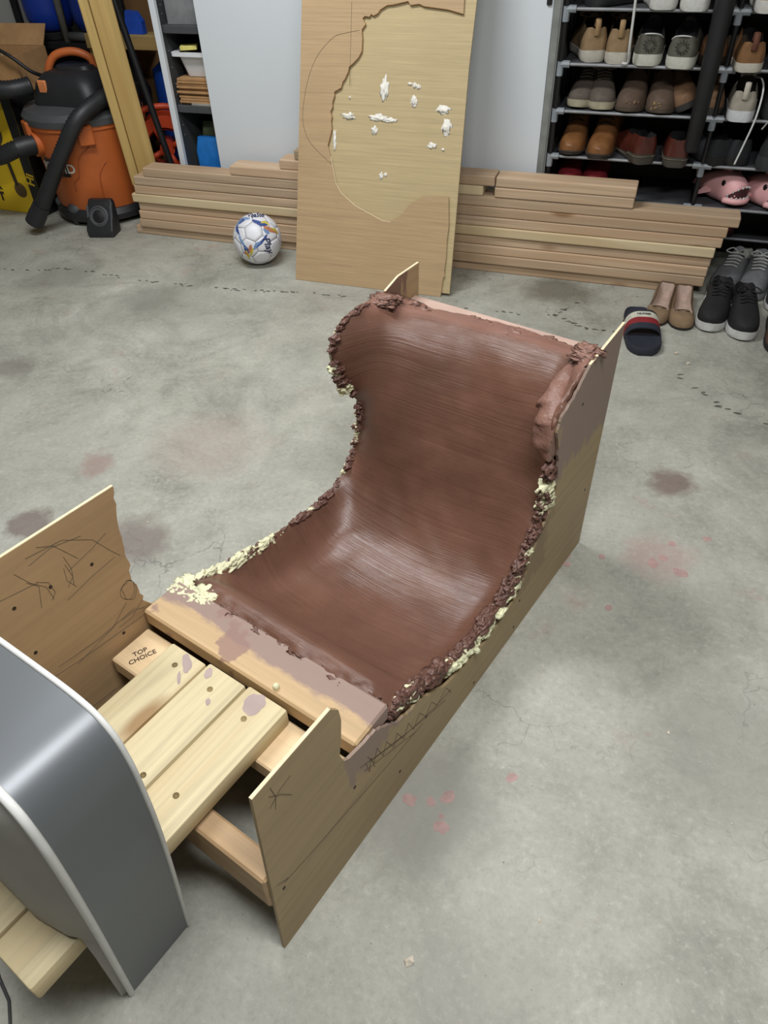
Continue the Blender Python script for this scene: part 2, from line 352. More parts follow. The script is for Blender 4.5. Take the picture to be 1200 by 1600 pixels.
def edge_strip(parent, prof, t0, t1, i0, i1):      # pale sawn top edge, proud by a hair
    b = MB(); P = [L(0, s, z) for s, z in prof[i0:i1+1]]
    for p, q in zip(P, P[1:]):
        d = (q-p); nrm = Vector((0, -d.z, d.y)).normalized()
        if nrm.z < 0: nrm = -nrm
        for a, c in ((p, q),):
            x0, x1 = t0-T0, t1-T0; o = nrm*0.0012
            b.add([(x0, a.y, a.z), (x1, a.y, a.z), (x1, c.y, c.z), (x0, c.y, c.z), (x0, a.y+o.y, a.z+o.z), (x1, a.y+o.y, a.z+o.z), (x1, c.y+o.y, c.z+o.z), (x0, c.y+o.y, c.z+o.z)], [(0, 1, 2, 3), (4, 5, 6, 7), (0, 1, 5, 4), (1, 2, 6, 5), (2, 3, 7, 6), (3, 0, 4, 7)])
    b.obj('sawn_edge', M_plyedge, parent)
edge_strip(pR, profR, -0.4013, -0.3962, 1, 2); edge_strip(pR, profR, -0.4013, -0.3962, 32, 34)
edge_strip(pL, profL, -0.8958, -0.8907, 1, 2); edge_strip(pL, profL, -0.8958, -0.8907, 26, 28)
M_graph = plain(84, 72, 58, 0.7, bump=0)
def marks(parent, t, lines, r=0.00045):
    b = MB()
    for ln in lines: b.tube([L(t, s, z) for s, z in ln], r, 4)
    b.obj('pencil_marks', M_graph, parent, kind='stuff')
def scrib(cx, cz, n, amp, seed):
    random.seed(seed); a = random.uniform(0, 6); pts = []
    for k in range(n): pts.append((cx+amp*math.cos(a+k*0.9)*random.uniform(.5, 1), cz+amp*1.3*math.sin(a+k*0.9)*random.uniform(.5, 1)))
    return [(p.x, p.y) for p in catmull([(x, z, 0) for x, z in pts], 4)]
marks(pL, -0.8903, [[(0.236, .502), (.286, .491), (.30, .487)], [(.276, .528), (.29, .497), (.309, .47), (.312, .44)], [(.286, .50), (.30, .48), (.289, .44)], [(.299, .49), (.315, .475), (.318, .45), (.308, .44)],
                   [(.352, .50), (.356, .47), (.349, .437)], [(.349, .485), (.353, .455), (.339, .442)], [(.345, .48), (.342, .455), (.352, .432)], [(.321, .546), (.345, .53), (.372, .48)], [(.30, .54), (.36, .53), (.405, .495), (.428, .45), (.44, .43)], [(.30, .525), (.34, .53), (.39, .515)], [(.33, .42), (.38, .43), (.43, .435)], [(.35, .47), (.40, .48), (.43, .49)],
                   [(.24, .30), (.30, .29), (.37, .281), (.448, .274)], [(.27, .31), (.35, .30), (.43, .305)], [(.3, .285), (.38, .30), (.42, .33)], [(.39, .29), (.42, .29), (.45, .31)], [(.40, .30), (.43, .30), (.447, .29)], [(.235, .18), (.29, .17), (.34, .165)], scrib(.432, .35, 16, .02, 3)])
marks(pR, -0.3957, [[(.265, .425), (.285, .40), (.30, .375)], [(.262, .40), (.285, .415), (.305, .418)], [(.27, .44), (.275, .41), (.27, .385)],
                   [(.252, .19), (.30, .178), (.40, .16), (.5, .14), (.62, .125)], [(.24, .205), (.26, .19)], [(.44, .235), (.50, .20), (.58, .155), (.66, .125), (.72, .11)], [(.47, .215), (.54, .175), (.62, .135), (.70, .10)], [(.45, .21), (.53, .165), (.60, .125)],
                   [(.46, .24), (.475, .20), (.485, .23), (.50, .185), (.51, .215), (.53, .17), (.54, .20), (.56, .155), (.575, .185), (.59, .145), (.61, .17), (.63, .135), (.65, .155), (.67, .12), (.70, .14), (.72, .10)], [(.455, .225), (.462, .19), (.468, .225), (.476, .185)]])
M_screw = plain(92, 78, 48, 0.4, 0.7); M_screwd = plain(46, 36, 28, 0.5, 0.4)
def screws(parent, pts, face):      # recessed screw head: ring and disc
    for (a, b_, c) in pts:
        m = MB(); 
        q_ = 1.0 if face == 0 else .62; m.lathe([(0.0052*q_, 0), (0.0052*q_, 0.0006), (0.0034*q_, 0.0006), (0.0030*q_, 0.0002), (0.0012*q_, 0.0002)], 10)
        rot = (0, math.pi/2*face, 0) if face else (0, 0, 0)
        m.obj('screw', M_screw if face == 0 else M_screwd, parent, loc=L(a, b_, c), rot=rot)
screws(pR, [(-0.396, .423, .201), (-0.396, .249, .177), (-0.396, .815, .02), (-0.396, .632, .13), (-0.396, .987, .025), (-0.396, .546, .065), (-.396, 1.0, .10), (-.396, 1.18, .50), (-.396, 1.3, .2)], 1)
screws(pL, [(-0.8905, .315, .465), (-0.8905, .389, .452), (-0.8905, .394, .271), (-0.8905, .254, .473), (-0.8905, .282, .197), (-0.8905, .25, .37)], 1)
# lumber of the frame
M_deck = wood('pale_yellow_pine', (204, 190, 152), 0.24, 0.9, axis=1, bright=0.05)
M_pine = wood('cream_pine', (212, 186, 146), 0.14, 0.8, axis=0, knots=False)
M_red = wood('warm_fir', (184, 154, 116), 0.2, 0.8, axis=0)
def beam_mat():
    t = NT('coated_fir_beam'); c = srgb(196, 166, 124)
    g = t.noise(t.coord((2.2, 60, 60)), 1.0, 5, 0.6, 0.6)
    col = t.ramp(g, [(0.3, dim(c, 0.78)), (0.6, c), (0.8, dim(c, 1.1))])
    X = t.sep(t.coord()); w = t.math('MULTIPLY', t.math('SUBTRACT', t.noise(t.coord((10, 25, 10)), 1.0, 5, 0.7), 0.5), 0.05)
    q = t.math('ADD', X[1], t.math('ADD', w, t.math('MULTIPLY', X[0], 0.02)))
    col = t.mix(t.math('MULTIPLY', t.step(q, -0.302, -0.292), 0.92), col, srgb(142, 119, 111))
    pat = t.step(t.noise(t.coord((9, 9, 9), loc=(4, 0, 0)), 1.0, 4), 0.64, 0.67)
    col = t.mix(t.math('MULTIPLY', pat, 0.8), col, srgb(140, 108, 98))
    return t.done(col, 0.6, t.bump(g, 0.2, 0.0015))
MB().box(-0.886-T0, -0.4025-T0, .441-S0, .530-S0, .254, .292, .004).obj('front_beam', beam_mat(), buck)
tc = MB().box(-0.884-T0, -0.4025-T0, .352-S0, .437-S0, .209, .247, .003).obj('support_board', M_pine, buck)
text_mb('TOP\nCHOICE', 0.0135, Matrix.Translation(L(-0.845, .388, .2474)) @ Matrix.Rotation(math.radians(68), 4, 'Z'), 0.0002, 0.0002).obj('stamp', plain(70, 50, 38, .8, bump=0), tc)
MB().box(-0.884-T0, -0.4025-T0, .223-S0, .261-S0, .146, .236, .004).obj('cross_rail', M_red, buck)
M_coat = plain(168, 148, 142, 0.6, var=.12)
planks = []
for k, (t0, t1) in enumerate([(-0.790, -0.7065), (-0.7045, -0.6205), (-0.617, -0.533)]):
    d = [0.0, -0.006, 0.0][k]
    pb = MB().box(t0-T0, t1-T0, -0.042-S0, .428+[-.004, .002, .006][k]-S0, .247, .285, .0045, seg=2).obj('plank', M_deck, buck, smooth='auto'); planks.append(pb)
screws(planks[0], [(-.75, .392, .2851)], 0); screws(planks[1], [(-.665, .391, .2851), (-.638, .226, .2851)], 0); screws(planks[2], [(-.58, .382, .2851), (-.573, .232, .2851)], 0)
b = MB(); flat_blob(b, -.585-T0, .412-S0, .016, .02, .3, 2.2, 20, .2854); b.obj('clay_smear', M_coat, planks[2])
b = MB(); flat_blob(b, -.735-T0, .405-S0, .008, .02, .9, 5.2, 20, .2854); b.obj('clay_smear', M_coat, planks[0]); b = MB(); flat_blob(b, -.725-T0, .378-S0, .003, .015, .8, 9.2, 16, .2854); b.obj('clay_smear', M_coat, planks[0])
b = MB(); flat_blob(b, -.69-T0, .412-S0, .007, .011, .4, 7.2, 20, .2854); b.obj('clay_smear', M_coat, planks[1]); b = MB(); flat_blob(b, -.65-T0, .372-S0, .004, .007, .8, 4.2, 16, .2854); b.obj('clay_smear', M_coat, planks[1])
b = MB(); b.sphere(L(-.572, .452, .295), .006, 2, (1, 1, 1.3)); b.obj('foam_crumb', M_foam, buck, True)
# deck legs under planks, hidden in the dark
MB().box(-0.76-T0, -0.67-T0, .226-S0, .262-S0, 0, .145, .003).obj('leg', M_red, buck)
MB().box(-0.76-T0, -0.67-T0, .356-S0, .433-S0, 0, .208, .003).obj('leg', M_red, buck)
MB().box(-0.76-T0, -0.57-T0, 0.06-S0, 0.098-S0, 0, .246, .003).obj('leg', M_red, buck)
# rear board
M_pinkedge = plain(184, 156, 142, 0.6, var=.12, scale=8)
MB().box(-0.889-T0, -0.4025-T0, 1.299-S0, 1.338-S0, 0.0, .537, .003).obj('rear_board', M_pinkedge, buck)

# the clay surface: stations across, rows from front lip to the top of the back
TS = [-0.889, -0.878, -0.828, -0.74, -0.64, -0.545, -0.460, -0.416, -0.4035]
ROWS = [  # (Lrim),(Lbase),(C),(Rbase),(Rrim)
 ((.532, .262), (.530, .288), (.524, .290), (.525, .288), (.530, .262)),
 ((.565, .262), (.560, .292), (.552, .299), (.555, .292), (.566, .258)),
 ((.605, .248), (.598, .250), (.588, .272), (.595, .250), (.605, .240)),
 ((.650, .236), (.640, .195), (.622, .215), (.640, .192), (.650, .214)),
 ((.720, .222), (.705, .154), (.685, .158), (.705, .150), (.720, .186)),
 ((.800, .207), (.795, .130), (.780, .121), (.795, .124), (.800, .164)),
 ((.880, .198), (.880, .123), (.870, .110), (.880, .117), (.880, .156)),
 ((.950, .197), (.955, .141), (.950, .123), (.955, .136), (.950, .166)),
 ((1.01, .212), (1.012, .188), (1.015, .163), (1.015, .185), (1.00, .194)),
 ((1.066, .250), (1.052, .253), (1.064, .233), (1.060, .253), (1.046, .245)),
 ((1.100, .325), (1.078, .335), (1.104, .318), (1.095, .332), (1.088, .312)),
 ((1.092, .395), (1.095, .415), (1.135, .388), (1.118, .400), (1.085, .400)),
 ((1.048, .468), (1.110, .485), (1.166, .448), (1.142, .468), (1.064, .478)),
 ((1.022, .540), (1.130, .535), (1.196, .502), (1.172, .522), (1.066, .526)),
 ((1.052, .582), (1.165, .562), (1.230, .541), (1.208, .552), (1.112, .552)),
 ((1.130, .600), (1.215, .568), (1.262, .552), (1.245, .562), (1.172, .582)),
 ((1.210, .592), (1.255, .560), (1.308, .546), (1.285, .553), (1.240, .588))]
def station(row):
    Lr, Lb, Cc, Rb, Rr = [Vector((a, b, 0)) for a, b in row]
    # nine stations: rim, inside crest, wall foot, quarter, centre, quarter, foot, crest, rim
    return [Lr, Lr.lerp(Lb, .12), Lb, Cc.lerp(Lb, .38), Cc, Cc.lerp(Rb, .38), Rb, Rr.lerp(Rb, .14), Rr]
NU, NV = 14, 11
rowpts = [[Vector((TS[j], q.x, q.y)) for j, q in enumerate(station(r))] for r in ROWS]
dense = [catmull(r, NU) for r in rowpts]
nu = len(dense[0]); cols = [catmull([dense[i][j] for i in range(len(dense))], NV) for j in range(nu)]; nv = len(cols[0])
G = [[cols[j][i].copy() for j in range(nu)] for i in range(nv)]
for i in range(nv):
    for j in range(nu):
        p = G[i][j]; e = min(j, nu-1-j)/nu; fr = min(i, nv-1-i)/nv
        rim = max(0.0, 1-e/0.10); lip = max(0.0, 1-fr/0.07)
        q = Vector((p.x, p.y, p.z))
        d = 0.0035*noise.noise(q*9)+0.0022*noise.noise(q*22)
        rough = max(rim, lip*0.6)
        if rough > 0:
            d += rough*(0.008*noise.noise(q*30+Vector((3, 1, 2)))+0.006*noise.noise(q*62)+0.003*noise.noise(q*120))
        p.z += d*0.9; p.y -= d*0.8
        p.x = min(max(p.x+rough*0.006*noise.noise(q*40+Vector((9, 9, 9))), -0.8898), -0.4022)
b = MB(); uvs = []
for i in range(nv):
    for j in range(nu):
        b.v.append(L(*G[i][j])); uvs.append(((G[i][j].x+0.9)*1.0, i/nv))
for i in range(nv-1):
    for j in range(nu-1): b.f.append((i*nu+j, i*nu+j+1, (i+1)*nu+j+1, (i+1)*nu+j))
# underside: closed a few centimetres below so the slab is solid
off = len(b.v)
for i in range(nv):
    k = i/(nv-1)
    for j in range(nu):
        p = G[i][j]; q = L(p.x, p.y, p.z)
        q.y += 0.05*max(0, (k-.45)/.55) ; q.z = max(0.02, q.z-0.05*(1-0.6*max(0, (k-.5)*2)))
        q.y = min(q.y, 1.297-S0)
        b.v.append(q)
for i in range(nv-1):
    for j in range(nu-1): b.f.append((off+i*nu+j, off+(i+1)*nu+j, off+(i+1)*nu+j+1, off+i*nu+j+1))
loop = [(0, j) for j in range(nu)]+[(i, nu-1) for i in range(1, nv)]+[(nv-1, j) for j in range(nu-2, -1, -1)]+[(i, 0) for i in range(nv-2, 0, -1)]
for (a, c), (d, e) in zip(loop, loop[1:]+loop[:1]):
    b.f.append((a*nu+c, d*nu+e, off+d*nu+e, off+a*nu+c))
clayo = b.obj('clay_seat', M_clay, buck, True)
me = clayo.data; ul = me.uv_layers.new(name='UVMap')
for lp in me.loops: ul.data[lp.index].uv = uvs[lp.vertex_index % off]
# broken clay and foam along the rims
def gz(t, v):      # surface point at station parameter
    j = min(nu-1, max(0, int(round(t*(nu-1))))); i = min(nv-1, max(0, int(round(v*(nv-1))))); return G[i][j]
random.seed(21)
cl = MB(); fo = MB(); cp = MB()
for k in range(230):      # right rim, torn chunks
    v = random.uniform(.05, .70); p = gz(1-random.uniform(0, .05), v)
    rad = random.uniform(.005, .0135)
    c = L(min(p.x+random.uniform(-.010, .002), -.4065), p.y+random.uniform(-.008, .008), p.z-rad*.35+random.uniform(-.004, .004))
    cl.sphere(c, rad, 3, (random.uniform(.5, .9), random.uniform(.9, 1.8), random.uniform(.45, .8)), .62, k*.7, 3.4)
for k in range(110):
    v = random.uniform(.02, .95); p = gz(random.uniform(0, .035), v); rad = random.uniform(.004, .011)
    cl.sphere(L(max(p.x+random.uniform(.0, .01), -.886), p.y+random.uniform(-.008, .008), p.z-rad*.4), rad, 3, (.7, random.uniform(.9, 1.8), .6), .62, k*.9, 3.4)
for k in range(110):      # front lip crumble
    p = gz(random.uniform(.03, .97), random.uniform(0, .018)); rad = random.uniform(.002, .0065)
    cl.sphere(L(p.x, p.y+random.uniform(-.008, .008), p.z-rad*.5), rad, 2, (1.9, 1, .55), .8, k*.37, 5)
for k in range(34):      # top edge, pinkish, mostly near the two corners
    p = gz(random.choice((random.uniform(.0, .3), random.uniform(.8, 1.), random.uniform(0, 1))), random.uniform(.955, 1.0)); rad = random.uniform(.006, .013)
    cp.sphere(L(min(max(p.x, -.872), -.42), p.y+random.uniform(-.01, .004), p.z-rad*.35), rad, 3, (2.0, 1.1, .4), .7, k*.57, 4)
def foam_run(n, t, v0, v1, r0, r1, dz, spread=.008):
    for k in range(n):
        v = random.uniform(v0, v1); p = gz(t, v)
        tt = p.x+random.uniform(-spread, 0.002) if t > .5 else p.x+random.uniform(-0.001, spread)
        if t > .5: tt = min(tt, -.399)
        fo.sphere(L(tt, p.y+random.uniform(-.012, .012), p.z+dz+random.uniform(-.008, .006)), random.uniform(r0, r1), 3, (random.uniform(.6, 1), random.uniform(.9, 1.9), random.uniform(.5, 1.0)), .6, k*.73+v, 3.2)
foam_run(120, 1.0, .25, .49, .004, .011, -.016); foam_run(30, 1.0, .49, .56, .003, .007, -.010); foam_run(30, 1.0, .05, .14, .005, .010, -.008, .02)
foam_run(45, 1.0, .62, .66, .005, .011, -.006, .012)
foam_run(100, 0.0, .06, .30, .004, .010, -.004, .008); foam_run(50, 0.0, .30, .66, .003, .008, -.012, .004); foam_run(40, 0.0, .72, .80, .004, .010, -.012, .003)
for k in range(70):       # foam spread over the beam's left end
    fo.sphere(L(random.uniform(-.885, -.80), random.uniform(.505, .545), .2895), random.uniform(.003, .010), 3, (1.4, 1, .35), .6, k*.41, 3.2)
cl.obj('clay_rim_crumbs', M_clayr, buck, True, kind='stuff'); fo.obj('foam_rim', M_foam, buck, True, kind='stuff'); cp.obj('clay_top_edge', M_clayp, buck, True, kind='stuff')
# rounded clay roll on the right bolster
pth = [L(-.413, 1.085, .43), L(-.417, 1.082, .475), L(-.422, 1.096, .505), L(-.428, 1.125, .525), L(-.432, 1.165, .541), L(-.434, 1.215, .553), L(-.434, 1.27, .548)]
P = catmull(pth, 8); b = MB().tube(P, [0.012+0.018*math.sin(math.pi*min(1, k/len(P)+.12))+.003*noise.noise(p*50) for k, p in enumerate(P)], 18)
for p in b.v:
    d = 0.006*noise.noise(p*38)+.003*noise.noise(p*90); p += Vector((d, d, d)); p.x = min(p.x, -.4022-T0)
b.obj('clay_roll', M_clayp, buck, True)

# ---------------------------------------------------------------- grey cowl
cowl = thing('grey_cowl', 'glossy grey arched cowl with white edges straddling the plank deck', 'cowl', ST(-.663, .1), (0, 0, -A))
def LC(t, s, z): return Vector((t+.663, s-.1, z))
half = [(-0.663, .676), (-0.553, .684), (-0.505, .684), (-0.478, .676), (-0.461, .655), (-0.455, .62), (-.455, .58), (-.464, .482), (-.483, .357), (-.508, .22), (-.539, .053), (-.549, .0)]
hp = [(p.x, p.y) for p in catmull([(a, c, 0) for a, c in half], 4)]
prof = hp[::-1]+[(-1.326-t, z) for t, z in hp[1:]]        # right foot -> over the top -> left foot
def snear(z): return lerp_tab([(0, .036), (.43, .046), (.70, .053)], z)
SF = .155
def inset(prof, d):
    out = []
    for i, (t, z) in enumerate(prof):
        a = Vector(prof[max(i-1, 0)]); c = Vector(prof[min(i+1, len(prof)-1)]); tg = (c-a).normalized(); n = Vector((-tg.y, tg.x))
        out.append((t+n.x*d, max(z+n.y*d, 0)))
    return out
ins = inset(prof, .009)
M_grey = NT('satin_grey_shell'); M_grey = M_grey.done(M_grey.ramp(M_grey.noise(M_grey.coord(), 3, 3), [(0.3, srgb(98, 102, 104)), (0.7, srgb(107, 111, 114))]), 0.42, None, 0.3)
M_white_edge = plain(214, 214, 210, .5, var=.06); M_board = plain(164, 160, 154, .7, var=.1, scale=6)
b = MB()
rings = [[LC(t, snear(z), z), LC(t, snear(z)*.5+SF*.5, z), LC(t, SF, z), LC(ti, SF, zi), LC(ti, snear(zi), zi)] for (t, z), (ti, zi) in zip(prof, ins)]
b.loft(rings, True, True, True); b.obj('shell', M_grey, cowl, 'auto')
for far in (0, 1):
    path = [LC(t, SF if far else snear(z), z) for t, z in prof]
    MB().tube(path, 0.0034 if far else .0048, 8).obj('edge_trim', M_white_edge, cowl, True)
# near face, proud of the rim towards its middle; opens over the deck
up = [(t, z) for t, z in inset(prof, .008) if z > .288]
i1 = inset(prof, .045); up2 = [(t, z) for (t, z), (t0, z0) in zip(i1, inset(prof, .008)) if z0 > .288]
b = MB()
r0_ = [LC(t, snear(z)-.001, z) for t, z in up]; r1_ = [LC(t, snear(z)-.020, max(z, .288)) for t, z in up2]; r2_ = [LC(-.663+(t+.663)*.55, snear(z)-.030, .288 if z < .30 else .288+(z-.288)*.8) for t, z in up2]
b.loft([r0_, r1_, r2_], False, False, False); b.f.append(tuple(range(2*len(up), 3*len(up))))
b.obj('face_board', M_board, cowl, 'auto')
b = MB(); r0_ = [LC(t, SF-.002, z) for t, z in up]; b.add(r0_, [tuple(range(len(up)))]); b.add([p+Vector((0, -.012, 0)) for p in r0_], [tuple(range(len(up)))]); b.obj('face_board', M_board, cowl)
for sg in (1, -1):      # inner leg boards below the deck level
    lg = [(t, z) for t, z in inset(hp, -.0 if 1 else 0) if z <= .30]
    ri = [(-.527 if z > .2 else lerp_tab([(0, -.556), (.2, -.532)], z), z) for t, z in lg]
    b = MB(); rings = []
    for (t, z), (ti, zi) in zip(lg, ri):
        t2 = min(ti, t-.009); f = lambda q: q if sg > 0 else -1.326-q
        rings.append([LC(f(t-.006), snear(z)+.001, z), LC(f(t2), snear(z)-.012, z), LC(f(t2), snear(z)+.004, z), LC(f(t-.006), snear(z)+.01, z)])
    b.loft(rings, True, True, True); b.obj('leg_board', M_board, cowl)
cable = MB().tube([(-0.80, .20, .004), (-0.725, .145, .004), (-.69, .125, .004), (-.667, .10, .004), (-.65, .03, .004), (-.66, -.1, .004)], .0025, 8).obj('floor_cable', plain(60, 60, 62, .5), smooth=True)
tag(cable, 'thin dark cable lying on the concrete below the grey cowl', 'cable')

# ---------------------------------------------------------------- lumber stack
random.seed(5)
M_fir = wood('douglas_fir', (200, 174, 144), 0.3, 1.0, bright=0.12); M_firp = wood('pale_fir', (216, 198, 160), 0.12, 0.7, bright=0.03)
def lumber(x0, x1, k, label, y0=2.892, m=None, w=0.089):
    z0 = 0.0381*k
    o = MB().box(-(x1-x0)/2, (x1-x0)/2, 0, w, 0, .0372, .0045, seg=2).obj('lumber_board', m or M_fir, loc=((x0+x1)/2, y0, z0))
    return tag(o, label, 'board', 'lumber boards stacked along the wall')
lumber(-2.252, 0.225, 0, 'bottom fir board of the lumber stack, lying on the concrete', 2.906)
lumber(-2.214, 0.271, 1, 'long fir board second from the floor in the lumber stack', 2.893)
lumber(-2.207, 0.273, 2, 'long fir board third from the floor in the lumber stack', 2.895)
lumber(-2.200, 0.276, 3, 'set-back fir board just below the pale one in the lumber stack', 2.898)
lumber(-2.219, 0.280, 4, 'pale yellowish long board halfway up the lumber stack', 2.888, M_firp)
lumber(-2.199, 0.297, 5, 'long fir board just above the pale one in the lumber stack', 2.892)
lumber(-2.190, 0.304, 6, 'long fir board seventh from the floor in the lumber stack', 2.891)
lumber(-2.134, 0.336, 7, 'uppermost full-length fir board of the stack, reaching out to the shark slippers', 2.894)
lumber(-1.695, -1.02, 8, 'short board on the left of the stack below the two steps of offcuts', 2.894)
lumber(-1.463, -1.03, 9, 'small offcut board second from top beside the plywood, left part of stack', 2.900)
lumber(-1.394, -1.05, 10, 'topmost grey-brown offcut peeking out left of the plywood', 2.905, wood('weathered_fir', (170, 150, 120), .2, .7))
lumber(-0.98, -0.601, 8, 'pale short offcut ending just right of the plywood, below another board', 2.896, M_firp)
lumber(-0.555, -0.037, 8, 'knotty short board under the topmost short board on the stack right half', 2.890)
lumber(-0.985, -0.557, 9, 'short top board ending right of the plywood, left of the split', 2.894)
lumber(-0.552, -0.035, 9, 'topmost short board on the right half of the stack, below the shoe rack', 2.890)

# ---------------------------------------------------------------- leaning plywood sheets
LEAN = math.atan(0.215); PY = 2.628
def sheet_mat(name, base, c2=.14):
    t = NT(name); c = srgb(*base)
    g = t.noise(t.coord((1.6, 40, 130)), 1.0, 9, 0.78, 0.25); f = t.noise(t.coord((5, 40, 420)), 1.0, 5, 0.7); e = t.noise(t.coord((12, 40, 260), loc=(5, 0, 9)), 1.0, 3, 0.6)
    col = t.ramp(g, [(0.32, dim(c, 1-c2)), (0.5, c), (0.68, dim(c, 1+c2*.7))])
    col = t.mix(t.math('MULTIPLY', t.step(f, 0.52, 0.66), .45), col, dim(c, 1.4)); col = t.mix(t.math('MULTIPLY', t.step(f, 0.45, 0.32), .45), col, dim(c, .62)); col = t.mix(t.math('MULTIPLY', t.step(e, 0.66, 0.76), .5), col, dim(c, .5))
    col = t.mix(t.math('MULTIPLY', t.step(t.noise(t.coord(), 3, 5), .45, .7), .25), col, dim(c, .78))
    return t.done(col, .6, t.bump(g, .2, .001))
M_luan = sheet_mat('reddish_luan', (184, 156, 119), .2); M_ply2 = sheet_mat('olive_plywood', (190, 171, 130), .18); M_cutedge = plain(150, 110, 66, .8)
front = [(-1.311, 0), (-1.223, 1.78), (-0.622, 1.78), (-0.688, 0.99), (-0.686, 0.903), (-0.739, 0.914), (-0.823, 0.922), (-0.839, 0.928), (-0.87, 0.924), (-0.878, 0.935), (-0.929, 0.925), (-0.952, 0.923), (-0.976, 0.911), (-0.985, 0.9), (-1.0, .893), (-1.008, .898), (-1.015, .89), (-1.031, 0.892), (-1.04, 0.885), (-1.028, 0.869), (-1.042, 0.853), (-1.039, 0.829), (-1.04, 0.792), (-1.052, 0.773), (-1.07, .757), (-1.087, 0.744), (-1.09, .73), (-1.104, 0.705), (-1.11, .70), (-1.116, 0.681), (-1.143, 0.667), (-1.142, .655), (-1.15, 0.635), (-1.149, .62), (-1.158, 0.604), (-1.152, .59), (-1.155, 0.574), (-1.152, .55), (-1.158, 0.529), (-1.168, 0.495), (-1.155, 0.459), (-1.134, 0.37), (-1.112, 0.338), (-1.054, 0.298), (-0.987, 0.272), (-0.943, 0.255), (-0.909, 0.253), (-0.871, 0.277), (-0.836, 0.319), (-0.788, 0.349), (-0.688, 0.356), (-0.684, 0.309), (-0.679, .26), (-0.682, 0.21), (-0.680, .15), (-0.683, 0.095), (-0.679, .08), (-0.686, 0.071), (-0.69, 0.0)]
X0 = -0.99; CS = math.cos(LEAN)
def PL(x, z, d=0.0): return Vector((x-X0, d, z/CS))       # d < 0 is towards the room
sf = thing('plywood_sheet', 'reddish plywood sheet with a big ragged cut-out leaning in front', 'plywood sheet', (X0, PY, 0.001), (-LEAN, 0, 0))
fp = MB().prism([(x-X0, z/CS) for x, z in front], 0.0, 0.005); fp.obj('veneer', M_luan, sf)
rim = MB(); rim.tube([PL(x, z, .0022) for x, z in front[4:40]], .0024, 5); rim.obj('ragged_edge', M_cutedge, sf)  # darker brown line following the ragged cut edge
rim = MB(); rim.tube([PL(x, z, .0010) for x, z in front[40:47]], .0016, 5); rim.obj('pale_edge', M_plyedge, sf)
MB().tube([PL(p.x, p.y, -.0001) for p in catmull([(x, z, 0) for x, z in ((-1.049, .851), (-1.101, .842), (-1.149, .827), (-1.21, .769), (-1.248, .69), (-1.268, .589), (-1.256, .528), (-1.225, .487), (-1.152, .434))], 6)], .0007, 4).obj('pencil_arc', M_graph, sf)
MB().tube([PL(-1.079, .93, -.0001), PL(-1.083, .69, -.0001)], .0006, 4).obj('pencil_line', M_graph, sf)
sb = thing('plywood_sheet', 'olive-tan plywood sheet with white foam splats, seen through the ragged cut-out', 'plywood sheet', (X0, PY+.0085, 0.001), (-LEAN, 0, 0))
MB().prism([(x-X0, z/CS) for x, z in [(-1.20, .012), (-1.17, 1.72), (-0.615, 1.72), (-0.654, .75), (-0.657, .012)]], 0.0, 0.009).obj('board', M_ply2, sb)
M_splat = plain(232, 228, 218, .7, bump=.6, scale=60)
random.seed(3)
for (x, z, w, h) in [(-.953, .68, .014, .032), (-1.088, .592, .022, .010), (-.975, .592, .030, .010), (-.93, .586, .026, .007), (-.987, .552, .011, .013), (-.718, .575, .016, .022), (-.766, .515, .014, .009), (-.955, .405, .007, .011), (-.938, .41, .005, .006), (-.735, .628, .022, .012), (-.842, .696, .007, .008), (-.828, .692, .006, .007), (-.86, .70, .009, .004), (-.843, .65, .010, .016), (-.84, .635, .005, .005), (-.725, .505, .006, .004), (-1.143, .51, .006, .03), (-1.085, .65, .004, .004)]:
    MB().sphere(PL(x, z, 0), 1.0, 3, (w, .0035, h), .5, x*7+z, 4.0).obj('foam_splat', M_splat, sb, True)

# ---------------------------------------------------------------- soccer ball
BR = 0.102; BC = Vector((-1.531, 2.752, BR))
ball = thing('soccer_ball', 'white soccer ball with blue, orange and yellow print beside the plywood', 'ball', BC-Vector((0, 0, BR)), (0.3, 0.25, 0.4))
ball.location = BC; M_ballw = plain(226, 226, 230, .42, var=.05, scale=10); 
bm = bmesh.new(); bmesh.ops.create_icosphere(bm, subdivisions=1, radius=1)
IV = [v.co.normalized() for v in bm.verts]; IE = [(e.verts[0].index, e.verts[1].index) for e in bm.edges]; IF = [[v.index for v in f.verts] for f in bm.faces]; bm.free()
def panel(poly):
    c = sum(poly, Vector())/len(poly); b = MB(); n = len(poly); ringsets = []
    for k, f in enumerate((0.965, .93, .66, .33)):
        ring = []
        for i in range(n):
            for j in range(3):
                q = poly[i].lerp(poly[(i+1) % n], j/3); q = c.lerp(q, f).normalized()*BR*(0.985 if k == 0 else 1.0); ring.append(q)
        ringsets.append(ring)
    b.loft(ringsets, True, False, True); return b
MB().sphere((0, 0, 0), BR*.985, 3).obj('bladder', plain(150, 150, 150, .7), ball, True)
for i in range(12):
    nb = [a if b_ == i else b_ for a, b_ in IE if i in (a, b_)]
    z = IV[i]; x = (IV[nb[0]]-z*IV[nb[0]].dot(z)).normalized(); y = z.cross(x)
    nb.sort(key=lambda k: math.atan2(IV[k].dot(y), IV[k].dot(x)))
    panel([IV[i].lerp(IV[k], 1/3) for k in nb]).obj('panel', M_ballw, ball, True)
for f in IF:
    pts = []
    for a, b_ in ((0, 1), (1, 2), (2, 0)): pts += [IV[f[a]].lerp(IV[f[b_]], 1/3), IV[f[a]].lerp(IV[f[b_]], 2/3)]
    panel(pts).obj('panel', M_ballw, ball, True)
ball_inv = ball.matrix_basis.to_3x3().inverted()
vdir = (Vector((0, 0, CAMH))-BC).normalized(); vr = Vector((0, 0, 1)).cross(vdir).normalized()*1.0; vu = vdir.cross(vr).normalized()
